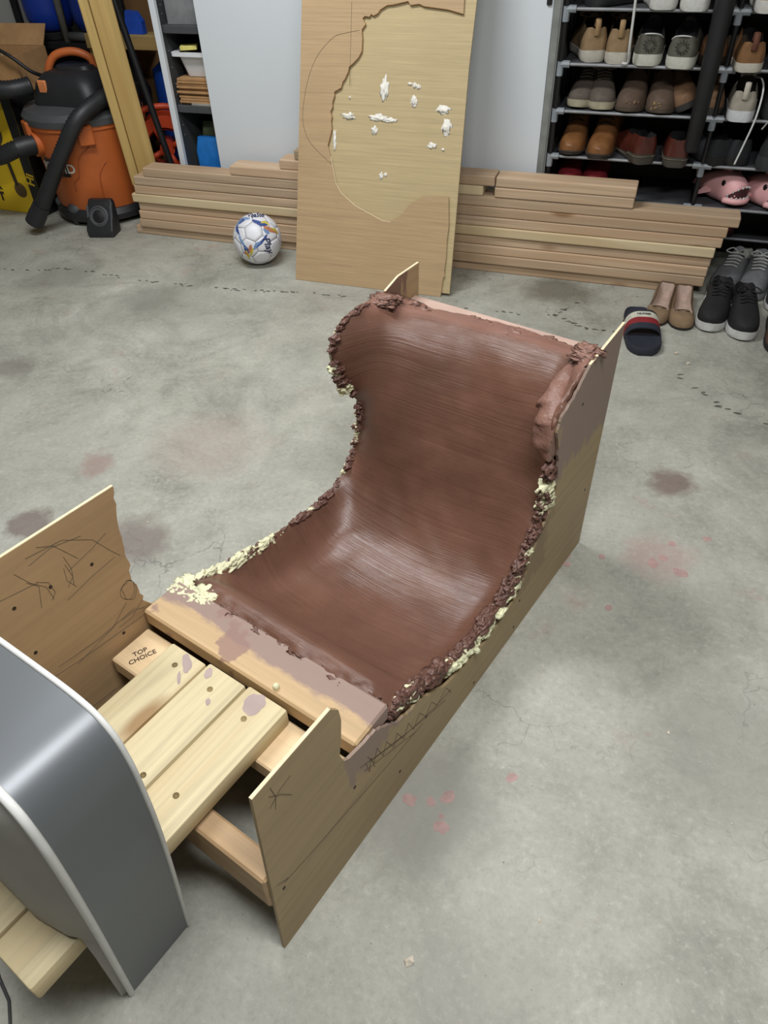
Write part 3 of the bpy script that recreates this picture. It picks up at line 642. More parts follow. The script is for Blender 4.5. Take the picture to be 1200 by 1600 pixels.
def onball(a, c, h=1.004):          # a right, c up, in ball radii, on the side facing the room
    q = vr*a+vu*c; k = 1-q.length_squared
    return ball_inv @ ((q+vdir*math.sqrt(max(k, 0.02))).normalized()*BR*h)
def print_patch(pts, m, name='print'):
    b = MB(); c = (sum(p[0] for p in pts)/len(pts), sum(p[1] for p in pts)/len(pts)); rs = []
    for f in (1, .6, .2): rs.append([onball(c[0]+(p[0]-c[0])*f, c[1]+(p[1]-c[1])*f) for p in pts])
    b.loft(rs, True, False, True); b.obj(name, m, ball, True)
PB = plain(58, 78, 140, .5, bump=0); PO = plain(196, 128, 92, .5, bump=0); PYL = plain(206, 190, 70, .5, bump=0); PC = plain(120, 150, 190, .5, bump=0)
random.seed(9)
def star(cx, cy, r, ang, m, n=9):
    print_patch([(cx+r*(1 if k % 2 else .6)*random.uniform(.8, 1.2)*math.cos(ang+2*math.pi*k/n), cy+r*(1 if k % 2 else .6)*random.uniform(.8, 1.2)*math.sin(ang+2*math.pi*k/n)) for k in range(n)], m)
def band(pts, w, m):
    P = catmull([(x, y, 0) for x, y in pts], 5); n = len(P); b = MB(); rows = []
    for k, p in enumerate(P):
        d = (P[min(k+1, n-1)]-P[max(k-1, 0)]).normalized(); nn = Vector((-d.y, d.x, 0)); ww = w*(.25+math.sin(math.pi*k/(n-1)))*random.uniform(.75, 1.15)
        rows.append([onball((p+nn*ww*q).x, (p+nn*ww*q).y, 1.0045) for q in (-1, -.3, .3, 1)])
    b.loft(rows, False, False, False); b.obj('print', m, ball, True)
for pts, w, m in [([(-.78, .55), (-.62, .70), (-.42, .80), (-.18, .78)], .07, PC), ([(-.66, .62), (-.52, .74), (-.40, .74)], .06, PB), ([(-.74, .60), (-.76, .42), (-.70, .22)], .06, PB), ([(-.70, .30), (-.68, .05), (-.58, -.18), (-.48, -.36)], .05, PC),
                  ([(-.10, .72), (.08, .62), (.28, .52), (.48, .48)], .09, PB), ([(.22, .58), (.40, .60), (.55, .46)], .05, PYL), ([(.30, .42), (.44, .36), (.62, .26), (.80, .16)], .09, PO), ([(.28, .34), (.40, .26), (.50, .14)], .08, PC), ([(.60, .34), (.76, .26), (.86, .10)], .05, PYL),
                  ([(.42, .14), (.28, -.02), (.10, -.18), (-.08, -.34)], .055, PB), ([(.10, -.12), (-.06, -.24), (-.20, -.40)], .08, PC), ([(-.56, -.20), (-.50, -.38), (-.42, -.52)], .09, PB), ([(-.30, -.20), (-.34, -.36), (-.40, -.50)], .08, PO), ([(-.52, -.40), (-.48, -.56), (-.44, -.74)], .06, PYL), ([(-.22, -.34), (-.30, -.48), (-.38, -.62)], .05, PYL), ([(-.60, -.44), (-.52, -.54), (-.44, -.56)], .05, PO)]: band(pts, w*.8, m)
M_ink = plain(38, 48, 92, .5, bump=0)
def ballmap(cx, cy, ang): return lambda p: onball(cx+(p.x*math.cos(ang)-p.y*math.sin(ang))/BR, cy+(p.x*math.sin(ang)+p.y*math.cos(ang))/BR, 1.02)
text_mb('Play', .040, ballmap(.38, -.28, -1.35), 0.0, .0004, .25).obj('lettering', M_ink, ball)
text_mb('VbaSto', .024, ballmap(.06, .885, -.05), 0.0, .0005, .2).obj('lettering', M_ink, ball)

# ---------------------------------------------------------------- white cabinet with door
M_whitep = plain(212, 218, 222, .45, var=.02, scale=2, bump=.03); M_dkgrey = plain(64, 67, 68, .6, var=.1); M_dkshelf = plain(70, 72, 74, .55, var=.08); M_black = plain(26, 26, 28, .5, var=.2)
cab = thing('white_cabinet', 'tall white cabinet with charcoal inside, partly open behind the lumber', 'cabinet', (-1.2, 3.25, 0))
def cb(x0, x1, y0, y1, z0, z1, name, m, bev=.002): return MB().box(x0+1.2, x1+1.2, y0-3.25, y1-3.25, z0, z1, bev).obj(name, m, cab)
cb(-2.016, -1.998, 3.04, 3.45, 0, 1.9, 'side_panel', M_dkgrey); cb(-2.016, -1.990, 3.02, 3.042, 0, 1.9, 'edge_band', M_whitep)
cb(-.413, -.395, 3.032, 3.45, 0, 1.9, 'side_panel', M_dkgrey); cb(-.4195, -.394, 3.016, 3.031, 0, 1.9, 'edge_band', plain(128, 130, 126, .55)); cb(-2.0, -.40, 3.44, 3.455, 0, 1.9, 'back_panel', M_dkgrey); cb(-2.0, -.41, 3.04, 3.45, 1.86, 1.9, 'top_panel', M_whitep)
cb(-1.15, -1.13, 3.05, 3.44, 0, 1.86, 'divider', M_dkgrey)
for z in (.10, .494, .785, 1.10): cb(-1.998, -1.15, 3.055, 3.44, z, z+.028, 'shelf', M_dkshelf)
dr = cb(-1.813, -.421, 3.022, 3.040, .02, 1.88, 'door', M_whitep)
MB().box(-.445+1.2, -.427+1.2, 3.014-3.25, 3.022-3.25, .905, 1.05, .003).obj('handle', M_black, dr)
for z in (.40, .44, .56, .60, .66, .72, .78, .85, .88): MB().sphere((-1.9975+1.2, 3.075-3.25, z), .0028, 1).obj('shelf_pin', plain(150, 150, 150, .4, .6), cab)
# things on the cabinet shelves
t = thing('clear_drawer', 'clear plastic drawer of metal screws on the upper cabinet shelf', 'drawer', (-1.83, 3.18, .8135))
t2 = NT('smoky_clear_plastic'); t2.b.inputs['Transmission Weight'].default_value = .75; M_clear = t2.done(t2.ramp(t2.noise(t2.coord(), 20, 3), [(0.3, (.55, .57, .58, 1)), (.7, (.7, .72, .72, 1))]), .25)
for (x0, x1, y0, y1, z0, z1, n) in [(-.145, .145, -.10, .10, 0, .004, 'tray_floor'), (-.145, .145, -.104, -.10, 0, .12, 'tray_wall'), (-.145, .145, .10, .104, 0, .12, 'tray_wall'), (-.149, -.145, -.104, .104, 0, .12, 'tray_wall'), (.145, .149, -.104, .104, 0, .12, 'tray_wall')]:
    MB().box(x0, x1, y0, y1, z0, z1, .001).obj(n, M_clear, t)
b = MB(); random.seed(4)
for k in range(120):
    c = Vector((random.uniform(-.13, .1), random.uniform(-.09, .06), random.uniform(.008, .04))); d = Vector((random.uniform(-1, 1), random.uniform(-1, 1), random.uniform(-.3, .6))).normalized()*random.uniform(.006, .018)
    b.tube([c-d, c+d], .0025, 5)
b.obj('screws', plain(176, 178, 180, .35, .7), t, kind='stuff')
t = thing('white_bin', 'white plastic bin on the middle cabinet shelf', 'bin', (-1.846, 3.215, .6245))
M_wbin = plain(222, 224, 226, .45, var=.03)
def rrect(hx, hy, r, z, n=4):
    return [(sx*(hx-r)+r*math.cos(a0+k*math.pi/2/n), sy*(hy-r)+r*math.sin(a0+k*math.pi/2/n), z) for sx, sy, a0 in ((1, 1, 0), (-1, 1, math.pi/2), (-1, -1, math.pi), (1, -1, 1.5*math.pi)) for k in range(n+1)]
MB().loft([rrect(.105, .11, .02, 0), rrect(.12, .135, .02, .082), rrect(.116, .131, .02, .082), rrect(.10, .105, .02, .004)], True, True, True).obj('tub', M_wbin, t, 'auto')
MB().loft([rrect(.118, .133, .02, .080), rrect(.146, .15, .02, .078), rrect(.146, .15, .02, .092), rrect(.118, .133, .02, .092)], True, False, False).obj('rim', M_wbin, t, 'auto')
o = MB().lathe([(.0, 0), (.045, 0), (.052, .010), (.048, .012), (.04, .004), (0, .004)], 20, cap0=False, cap1=False).obj('blue_dish', plain(58, 130, 196, .4), smooth='auto', loc=(-1.835, 3.17, .728)); tag(o, 'round blue dish on top of the white bin', 'dish')
o = MB().box(-.035, .035, -.022, .022, 0, .016, .002).obj('yellow_packet', plain(206, 196, 110, .6), loc=(-1.915, 3.10, .7235), rot=(0, 0, .4)); tag(o, 'small yellow and black printed packet in the white bin', 'packet')
text_mb('BELT', .018, Matrix.Translation((0, 0, .0162)), .0002, .0005).obj('print', M_black, o)
o = MB().sphere((0, 0, 0), 1, 3, (.10, .10, .045), .25, 2).obj('black_bag', M_black, smooth=True, loc=(-1.88, 3.22, .69)); tag(o, 'crumpled black bag filling the white bin', 'bag')
random.seed(8); M_card = plain(176, 136, 92, .8, var=.12)
for k in range(11):
    o = MB().box(-.1, .1, -.13, .13, 0, .0072).obj('cardboard_sheet', M_card, loc=(-1.885+random.uniform(-.006, .006), 3.20+random.uniform(-.008, .008), .5225+k*.0092), rot=(0, 0, random.uniform(-.02, .02)))
    tag(o, ['lowest', 'second lowest', 'third lowest', 'fourth lowest', 'fifth lowest', 'middle', 'fifth highest', 'fourth highest', 'third highest', 'second highest', 'topmost'][k]+' brown cardboard sheet of the pile below the white bin', 'cardboard', 'cardboard sheets piled on the cabinet shelf')
o = MB().box(-.05, .05, -.012, .012, 0, .010, .002).obj('metal_bracket', plain(190, 188, 180, .35, .6), loc=(-1.875, 3.052, .5225)); o.location.y = 3.068; tag(o, 'bright metal bracket at the front of the lower cabinet shelf', 'bracket')
o = MB().loft([rrect(.10, .02, .018, 0), rrect(.10, .024, .018, .2), rrect(.085, .02, .018, .255)], True).obj('blue_jug', plain(36, 118, 196, .4), smooth='auto', loc=(-1.985+.11, 3.12, .129)); tag(o, 'bright blue plastic jug at the cabinet bottom', 'jug')
b = MB().loft([rrect(.055, .03, .02, 0), rrect(.06, .04, .02, .16), rrect(.05, .02, .015, .27), rrect(.04, .006, .005, .30)], True)
for p in b.v: p += Vector((.008*noise.noise(p*22), .008*noise.noise(p*25+Vector((4, 0, 0))), 0))
o = b.obj('green_bag', plain(112, 124, 92, .5, var=.3, scale=30), smooth=True, loc=(-1.925, 3.20, .129)); tag(o, 'crumpled olive green plastic bag next to the blue jug', 'bag')
b = MB().loft([rrect(.075, .028, .012, 0), rrect(.078, .030, .012, .28), rrect(.070, .020, .010, .325)], True)
o = b.obj('brown_sack', plain(140, 114, 82, .8), smooth='auto', loc=(-1.835, 3.20, .129)); tag(o, 'upright brown paper sack at the cabinet bottom behind the door edge', 'sack')

# ---------------------------------------------------------------- corner with the shop vacuum
M_or = plain(188, 98, 44, .5, var=.08, scale=5, bump=.1); M_vblack = plain(36, 37, 39, .5, var=.12, bump=.1); M_vgrey = plain(74, 76, 78, .6, var=.15, scale=8)
VC = Vector((-2.565, 3.14, 0))
vac = thing('shop_vacuum', 'orange and black shop vacuum with corrugated hose in the corner', 'vacuum', VC)
MB().lathe([(.205, .022), (.235, .024), (.240, .05), (.225, .075), (.21, .08)], 32).obj('base_ring', M_vblack, vac, 'auto')
MB().lathe([(.212, .06), (.220, .08), (.236, .22), (.250, .38), (.256, .42), (.262, .425), (.262, .45), (.25, .452)], 40).obj('drum', M_or, vac, 'auto')
MB().lathe([(.25, .44), (.268, .442), (.270, .468), (.252, .492), (.20, .505), (.12, .51)], 36).obj('lid', M_vgrey, vac, 'auto')
def rr2(hx, hy, r, z, dx=0, dy=0): return [(x+dx, y+dy, z2) for x, y, z2 in rrect(hx, hy, r, z, 5)]
MB().loft([rr2(.172, .160, .06, .49, .02), rr2(.168, .156, .06, .54, .02), rr2(.15, .14, .06, .59, .02), rr2(.12, .115, .06, .622, .02), rr2(.09, .09, .05, .632, .02)], True).obj('motor_head', M_vblack, vac, 'auto')
MB().loft([rr2(.10, .06, .04, .622, .03), rr2(.085, .05, .035, .645, .03)], True).obj('cord_wrap', M_vblack, vac, 'auto')
hp_ = catmull([(-.085, -.06, .605), (-.07, -.055, .645), (-.04, -.04, .68), (.01, -.02, .694), (.06, .0, .69), (.10, .02, .665), (.11, .025, .62)], 6)
MB().tube(hp_, .017, 10).obj('handle', M_or, vac, True)
MB().box(-.085, -.042, -.150, -.136, .555, .605, .004).obj('latch', plain(222, 138, 84, .5), vac)
for an in (-.62, .62, 2.5, -2.5):       # side latches on the lid
    M = Matrix.Rotation(an, 4, 'Z') @ Matrix.Translation((0, -.265, 0)); MB().box(-.035, .035, -.014, .012, .37, .455, .006, M).obj('lid_clip', M_or, vac)
for an in (-.9, -.15, .55, 1.6, 3.1, 4.2):
    cx, cy = .20*math.sin(an), -.20*math.cos(an); f = MB().sphere((cx, cy, .075), .042, 2, (1, 1, .75)).obj('caster_housing', M_vgrey, vac, True)
    MB().lathe([(.024, -.013), (.027, -.008), (.027, .008), (.024, .013)], 16).xf(Matrix.Translation((cx*1.05, cy*1.05, .0275)) @ Matrix.Rotation(math.pi/2, 4, 'Y')).obj('caster_wheel', M_vblack, f, 'auto')
def on_drum(an, z, r=.002):
    R_ = lerp_tab([(.06, .212), (.08, .22), (.22, .236), (.38, .25), (.42, .256)], z)+r; return Vector((R_*math.sin(an), -R_*math.cos(an), z))
b = MB(); rows = []
for z in (.232, .25, .28, .307): rows.append([on_drum(a, z, .003) for a in [(-.06+k*.05+ (z-.232)*.35) - .42 for k in range(13)]])
b.loft(rows, False, False, False); bd = b.obj('badge', plain(40, 34, 32, .5), vac)
text_mb('RIDGID', .058, lambda p: on_drum(-.14+p.x/.243, .268+p.y, .0045), .0, .001).obj('badge_lettering', plain(226, 222, 214, .5, bump=0), bd)
for ln in ([(.62, .36), (.45, .33), (.36, .30), (.28, .235), (.16, .21), (.12, .17)], [(.85, .29), (.72, .255), (.66, .22), (.64, .12)]):
    MB().tube(catmull([on_drum(a, z, -.0005) for a, z in ln], 5), .0035, 6).obj('drum_rib', plain(170, 86, 40, .5), vac, True)
MB().tube([on_drum(-.52, .362, -.03), on_drum(-.52, .362, .02)], .052, 20).obj('hose_port', M_or, vac, 'auto')
def corr(path, r, n=12, per=.008):
    P = catmull(path, 12); Lg = sum((a-b_).length for a, b_ in zip(P, P[1:])); N = int(Lg/per); out = []; acc = [0]
    for a, b_ in zip(P, P[1:]): acc.append(acc[-1]+(b_-a).length)
    for k in range(N+1):
        s = Lg*k/N; i = max(j for j in range(len(acc)) if acc[j] <= s+1e-9); i = min(i, len(P)-2); f = (s-acc[i])/max(1e-6, acc[i+1]-acc[i]); out.append(P[i].lerp(P[i+1], f))
    return MB().tube(out, r, n, True, .055)
q = on_drum(-.52, .362, .015)
corr([q, q+Vector((-.05, -.06, -.005)), q+Vector((-.16, -.09, -.04)), q+Vector((-.30, -.08, -.04)), q+Vector((-.42, -.06, .05)), q+Vector((-.38, -.05, .17)), q+Vector((-.20, -.03, .22)), q+Vector((-.06, .02, .215)), q+Vector((.0, .09, .22))], .036).obj('hose', M_vblack, vac, True)
MB().tube([q+Vector((.008, .015, 0)), q+Vector((-.02, -.03, 0)), q+Vector((-.05, -.06, -.005))], .043, 16).obj('hose_cuff', M_vblack, vac, 'auto')
# second hose hanging in front of the drum
V = lambda x, y, z: Vector((x, y, z))-VC
P2 = [V(-2.27, 3.22, .53), V(-2.315, 3.10, .555), V(-2.385, 2.90, .50), V(-2.475, 2.835, .375), V(-2.575, 2.81, .24), V(-2.655, 2.79, .13), V(-2.685, 2.78, .095)]
corr(P2, .034).obj('front_hose', M_vblack, vac, True)
e0 = P2[-1]; dd = (P2[-1]-P2[-3]).normalized()
MB().tube([e0-dd*.05, e0-dd*.01, e0, e0+dd*.05], [.039, .04, .042, .042], 16).obj('hose_end', M_vblack, vac, 'auto')
# floor nozzle
nz = thing('vacuum_nozzle', 'black vacuum floor nozzle standing on the concrete by the lumber end', 'nozzle', (-2.40, 2.86, 0), (0, 0, .25))
MB().loft([rr2(.062, .05, .012, 0), rr2(.066, .05, .012, .03, 0, .0), rr2(.060, .018, .01, .13, 0, .045), rr2(.055, .014, .01, .145, 0, .045)], True).obj('body', M_vblack, nz, 'auto')
Mn = Matrix.Translation((0, -.012, .085)) @ Matrix.Rotation(math.radians(65), 4, 'X')
MB().lathe([(.043, -.004), (.046, .006), (.040, .010), (.036, .004)], 24).xf(Mn).obj('socket_ring', M_vgrey, nz, 'auto')
MB().lathe([(.036, .001), (.03, .004), (.0, .006)], 24, cap1=False).xf(Mn).obj('socket', M_black, nz, 'auto')
for sx in (-1, 1): MB().box(sx*.056-.005, sx*.056+.005, -.005, .005, -.05, .05, .002, Matrix.Translation((0, -.005, .08)) @ Matrix.Rotation(math.radians(-22), 4, 'X')).obj('side_rib', M_vgrey, nz)
# yellow carton
yc = thing('yellow_carton', 'yellow printed carton with a black side left of the shop vacuum', 'carton', (-3.07, 3.20, 0), (0, 0, -.04))
M_yel = plain(222, 186, 30, .5, var=.06, scale=4, bump=.05)
MB().box(-.245, .245, -.20, .20, 0, .53, .003).obj('box', M_yel, yc)
MB().box(.2455, .2475, -.20, .20, .002, .528).obj('black_side', plain(24, 24, 24, .5), yc)
MB().box(.19, .245, -.2015, -.2003, .002, .528).obj('black_band', plain(24, 24, 24, .5), yc)
def yt(x, z): return Matrix.Translation((x, -.2022, z)) @ Matrix.Rotation(math.pi/2, 4, 'X')
text_mb('Hi', .06, yt(.216, .17) @ Matrix.Rotation(1.35, 4, 'Z'), .0002, .002).obj('print', M_yel, yc)
MB().tube([(-.02, -.2012, .33), (.09, -.2012, .34), (.11, -.2012, .29), (.12, -.2012, .14)], .009, 6).obj('print', plain(40, 32, 22, .6), yc)
MB().lathe([(.034, 0), (.036, .001), (.02, .0015), (0, .0016)], 16, cap1=False).xf(Matrix.Translation((.13, -.2008, .115)) @ Matrix.Rotation(math.pi/2, 4, 'X')).obj('print', plain(92, 72, 40, .6), yc)
MB().lathe([(.05, 0), (.052, .001), (.03, .0015), (0, .0016)], 16, cap1=False).xf(Matrix.Translation((.08, -.2008, .37)) @ Matrix.Rotation(math.pi/2, 4, 'X')).obj('print', plain(72, 60, 40, .6), yc)
text_mb('FR\n1T', .055, yt(-.02, .10), .0002, .003).obj('print', plain(40, 32, 22, .6), yc)
# cardboard box on top of the carton
bx = thing('cardboard_box', 'open brown cardboard box resting on the yellow carton', 'box', (-3.0, 3.2, .531), (0, 0, .08))
for (x0, x1, y0, y1, n) in [(-.17, .17, -.12, -.115, 'wall'), (-.17, .17, .115, .12, 'wall'), (-.17, -.165, -.115, .115, 'wall'), (.165, .17, -.115, .115, 'wall')]: MB().box(x0, x1, y0, y1, 0, .145).obj(n, M_card, bx)
MB().box(-.165, .165, -.115, .115, 0, .005).obj('bottom', M_card, bx)
MB().box(-.16, .165, 0, .10, 0, .004, 0, Matrix.Translation((0, .118, .144)) @ Matrix.Rotation(.9, 4, 'X')).obj('flap', M_card, bx)
o = MB().tube(catmull([(-3.3, 3.12, .64), (-3.1, 3.07, .70), (-2.95, 3.06, .725), (-2.82, 3.05, .69), (-2.74, 3.08, .62), (-2.72, 3.14, .59)], 6), .008, 8).obj('power_cord', M_black, smooth=True); tag(o, 'black power cord looping over the cardboard box', 'cord')
o = MB().tube(catmull([(-3.16, 3.23, .60), (-3.10, 3.22, .72), (-3.07, 3.2, .80), (-3.04, 3.2, .80), (-3.0, 3.2, .70), (-2.97, 3.2, .60)], 6), .007, 8).obj('beige_rope', plain(176, 158, 120, .7), smooth=True); tag(o, 'beige rope arching out of the cardboard box', 'rope')
o = MB().tube(catmull([(-3.14, 3.28, .60), (-3.12, 3.27, .70), (-3.11, 3.25, .80), (-3.14, 3.22, .86)], 5), .017, 8).obj('green_strap', plain(110, 160, 50, .6), smooth=True); tag(o, 'lime green strap sticking out of the cardboard box', 'strap')
# dark rack with blue tanks
rk = thing('utility_rack', 'black utility rack carrying the blue tanks in the dark corner', 'rack', (-2.86, 3.575, 0))
M_rk = plain(22, 22, 24, .6)
MB().box(-.42, .42, -.14, .14, .64, .67, .003).obj('shelf', M_rk, rk); MB().box(-.42, .42, -.14, .14, .30, .33, .003).obj('shelf', M_rk, rk)
for x in (-.41, .41):
    for y in (-.13, .13): MB().box(x-.015, x+.015, y-.015, y+.015, 0, 1.5, .002).obj('post', M_rk, rk)
MB().box(-.40, .40, .12, .125, .02, .64).obj('back_panel', plain(34, 34, 36, .7), rk)
M_bt = plain(24, 56, 150, .35, var=.06)
for k, (x, lb) in enumerate([(-2.93, 'blue water tank with white lettering, left of the pair in the corner'), (-2.66, 'blue water tank next to the wooden post, right of the pair')]):
    t = thing('water_tank', lb, 'tank', (x, 3.54, .6705), group='blue tanks on the utility rack')
    MB().lathe([(.07, 0), (.08, .004), (.085, .03), (.08, .034)], 24).obj('base', M_rk, t, 'auto')
    MB().lathe([(.06, .03), (.095, .05), (.112, .09), (.115, .13), (.115, .55), (.09, .6), (.03, .62)], 28).obj('vessel', M_bt, t, 'auto')
    if k == 0: text_mb('Filter System', .024, lambda p: Vector((.1165*math.sin(p.x/.1165+.25), -.1165*math.cos(p.x/.1165+.25), .185+p.y)), .0, .0006).obj('lettering', plain(214, 220, 230, .5), t)
o = MB().tube([(-2.80, 3.455, .6705), (-2.80, 3.455, 1.2)], .018, 10).obj('grey_pipe', plain(110, 108, 100, .6), smooth=True); tag(o, 'grey plastic pipe standing between the two blue tanks', 'pipe')
o = MB().tube([(-2.78, 3.462, .692), (-2.58, 3.46, .692)], .021, 10).obj('pipe_fitting', plain(92, 94, 94, .5), smooth=True); tag(o, 'grey horizontal pipe fitting below the blue tanks', 'pipe')
o = MB().loft([rr2(.11, .06, .03, 0), rr2(.125, .075, .03, .12), rr2(.10, .05, .03, .2)], True).obj('purple_bag', plain(52, 48, 86, .5, var=.3), smooth='auto', loc=(-2.66, 3.42, .3305)); o.location = (-2.62, 3.56, .3305); tag(o, 'dark purple bag on the lower rack shelf behind the vacuum', 'bag')
# wooden post made of two studs
M_post = wood('yellow_stud', (188, 158, 96), .22, .7, axis=2, bright=.03)
ps = thing('wooden_post', 'upright post of two yellowish studs in front of the orange vacuum', 'post', (-2.222, 3.04, 0), (0, -.05, .6))
MB().box(-.062, -.024, -.045, .03, .2, 1.9, .003).obj('stud', M_post, ps); MB().box(-.022, .067, -.038, 0, 0, 1.9, .003).obj('stud', M_post, ps)
br = MB().box(-.35, .12, -.045, .045, 0, .06, .003).obj('shelf_beam', wood('beam_stud', (184, 156, 100), .2, .7), loc=(-2.27, 3.40, .665), rot=(0, 0, .0)); tag(br, 'short horizontal wooden beam behind the post, blue tool on it', 'beam')
o = MB().box(-.03, .03, -.03, .03, 0, .664, .003).obj('beam_support', M_post, loc=(-2.16, 3.41, 0)); tag(o, 'dim upright stud holding the short horizontal beam', 'post')
o = MB().box(-.03, .03, -.03, .03, 0, .664, .003).obj('beam_support', M_post, loc=(-2.56, 3.42, 0)); o.location = (-2.60, 3.41, 0); tag(o, 'upright stud below the beam hidden in the dark behind the vacuum', 'post')
b = MB().prism([(-.055, 0), (.055, 0), (.055, .05), (.03, .085), (-.02, .09), (-.03, .05), (-.055, .03)], -.015, .015); o = b.obj('blue_clamp', plain(36, 84, 196, .45), loc=(-2.36, 3.385, .7255)); tag(o, 'bright blue tool lying on the short wooden beam', 'tool')
o = MB().box(-.24, .24, -.01, .01, 0, .33).obj('cardboard_backing_sheet', plain(158, 118, 76, .8), loc=(-2.42, 3.66, .55)); o.location = (-2.42, 3.69, .0); o.scale.z = 2.62; tag(o, 'brown cardboard panel against the wall behind the beam', 'cardboard')
o = MB().lathe([(.12, 0), (.14, .02), (.145, .3), (.14, .56), (.06, .6), (.04, .63)], 24).obj('blue_barrel', plain(28, 78, 176, .45, var=.1), smooth='auto', loc=(-2.34, 3.565, 0)); o.location = (-2.30, 3.55, 0); o.scale = (.72, .72, 1.0); tag(o, 'blue plastic barrel in the shade behind the post', 'barrel')
vl = thing('pipe_valve', 'weathered brass valve on a pipe beside the cabinet edge', 'valve', (-2.11, 3.30, 0))
M_br = plain(112, 98, 70, .5, .4); MB().tube([(0, 0, 0), (0, 0, .56)], .012, 8).obj('pipe', M_br, vl, True)
MB().lathe([(.012, .50), (.024, .51), (.024, .54), (.016, .55), (.02, .57), (.028, .585), (.028, .63), (.018, .645), (.018, .70), (.012, .71)], 14).obj('valve_body', M_br, vl, 'auto')
MB().lathe([(.02, .575), (.0265, .576), (.0265, .61), (.02, .611)], 14).xf(Matrix.Scale(1.08, 4)).obj('label_band', plain(220, 220, 216, .6), vl, 'auto')
rl = thing('cord_reel', 'orange red extension cord reel behind the lumber end', 'cord reel', (-2.235, 3.275, 0), (0, 0, .5))
M_rl = plain(206, 72, 34, .5, var=.08)
def ringp(r0, r1, n, c, y0, y1):
    b = MB(); rings = [[(c[0]+r*math.cos(2*math.pi*k/n), y, c[1]+r*math.sin(2*math.pi*k/n)) for r, y in ((r1, y0), (r1, y1), (r0, y1), (r0, y0))] for k in range(n)]
    b.loft(rings+[rings[0]], True, False, False); return b
ringp(.095, .145, 28, (0, .285), -.055, -.045).obj('flange', M_rl, rl, 'auto'); ringp(.095, .145, 28, (0, .285), .045, .055).obj('flange', M_rl, rl, 'auto')
for k in range(4):
    a = k*math.pi/2+.4; MB().tube([(.03*math.cos(a), -.05, .285+.03*math.sin(a)), (.10*math.cos(a), -.05, .285+.10*math.sin(a))], .014, 6).obj('spoke', M_rl, rl, True)
MB().tube([(0, -.055, .285), (0, .055, .285)], .035, 16).obj('hub', M_rl, rl, 'auto')
MB().tube(catmull([(-.14, -.06, .0), (-.15, -.06, .2), (-.12, -.06, .42), (0, -.06, .47), (.12, -.06, .42), (.15, -.06, .2), (.14, -.06, .0)], 5), .014, 8).obj('stand', M_rl, rl, True)
corr([(.10*math.cos(k*.5), -.035+k*.0022, .285+.085*math.sin(k*.5)) for k in range(36)], .008, 6, .02).obj('wound_cord', plain(190, 60, 30, .5), rl, True)
o = MB().tube([(-2.235, 3.10, .92), (-2.095, 3.13, .0)], .015, 10).obj('black_rod', M_black, smooth='auto'); 
tag(o, 'thin black rod leaning beside the white cabinet edge', 'rod')

# ---------------------------------------------------------------- shoe rack
M_rod = plain(20, 20, 22, .4, var=.1); M_cover = plain(58, 57, 54, .8, var=.12, scale=30); M_tray = plain(66, 67, 70, .65, var=.1); M_lipm = plain(128, 130, 132, .4, .2); 
t2 = NT('frosted_connector'); t2.b.inputs['Transmission Weight'].default_value = .35; M_conn = t2.done(t2.ramp(t2.noise(t2.coord(), 30, 2), [(.3, srgb(150, 158, 164)), (.7, srgb(176, 184, 190))]), .35)
RX0, RXM, RX1, RY0, RY1 = -0.374, 0.170, 0.72, 3.004, 3.29
SH = [.145, .297, .441, .594, .742, .903, 1.06]
rack = thing('shoe_rack', 'black shoe rack with clear plastic connectors and dark fabric back, full of shoes', 'shoe rack', ((RX0+RX1)/2, 3.13, 0))
def RK(p): return Vector(p)-rack.location
def rbox(x0, x1, y0, y1, z0, z1, bev=.0): 
    b = MB().box(x0, x1, y0, y1, z0, z1, bev); b.v = [RK(p) for p in b.v]; return b
for x in (RX0, RXM, RX1):
    for y in (RY0, RY1): MB().tube([RK((x, y, 0)), RK((x, y, 1.35))], .0085, 10).obj('post', M_rod, rack, 'auto')
rbox(RX0-.012, RX1+.012, RY1+.012, RY1+.015, .02, 1.35).obj('back_cover', M_cover, rack)
rbox(RX0-.018, RX0-.014, RY0-.005, RY1+.015, .02, 1.35).obj('side_cover', plain(112, 114, 112, .7), rack); rbox(RX1+.014, RX1+.018, RY0, RY1+.015, .02, 1.35).obj('side_cover', M_cover, rack)
for z in SH:
    for (x0, x1) in ((RX0, RXM), (RXM, RX1)):
        yf = RY0 if not (z == SH[0] and x0 == RXM) else 3.135
        rbox(x0+.008, x1-.008, yf+.004, RY1-.006, z-.006, z-.002).obj('shelf', M_tray, rack)
        MB().tube([RK((x0, yf, z-.005)), RK((x1, yf, z-.005))], .0055, 8).obj('front_rail', M_lipm, rack, 'auto'); MB().tube([RK((x0, RY1, z-.005)), RK((x1, RY1, z-.005))], .0055, 8).obj('rear_rail', M_rod, rack, 'auto')
    for x, l, r in ((RX0, 0, 1), (RXM, 1, 1), (RX1, 1, 0)):
        c = RK((x, RY0, z-.005)); b = MB().tube([c+Vector((-.032*l, 0, 0)), c+Vector((.032*r, 0, 0))], .0115, 8); b.tube([c+Vector((0, 0, .008)), c+Vector((0, 0, -.036))], .0115, 8); o = b.obj('connector', M_conn, rack, 'auto')

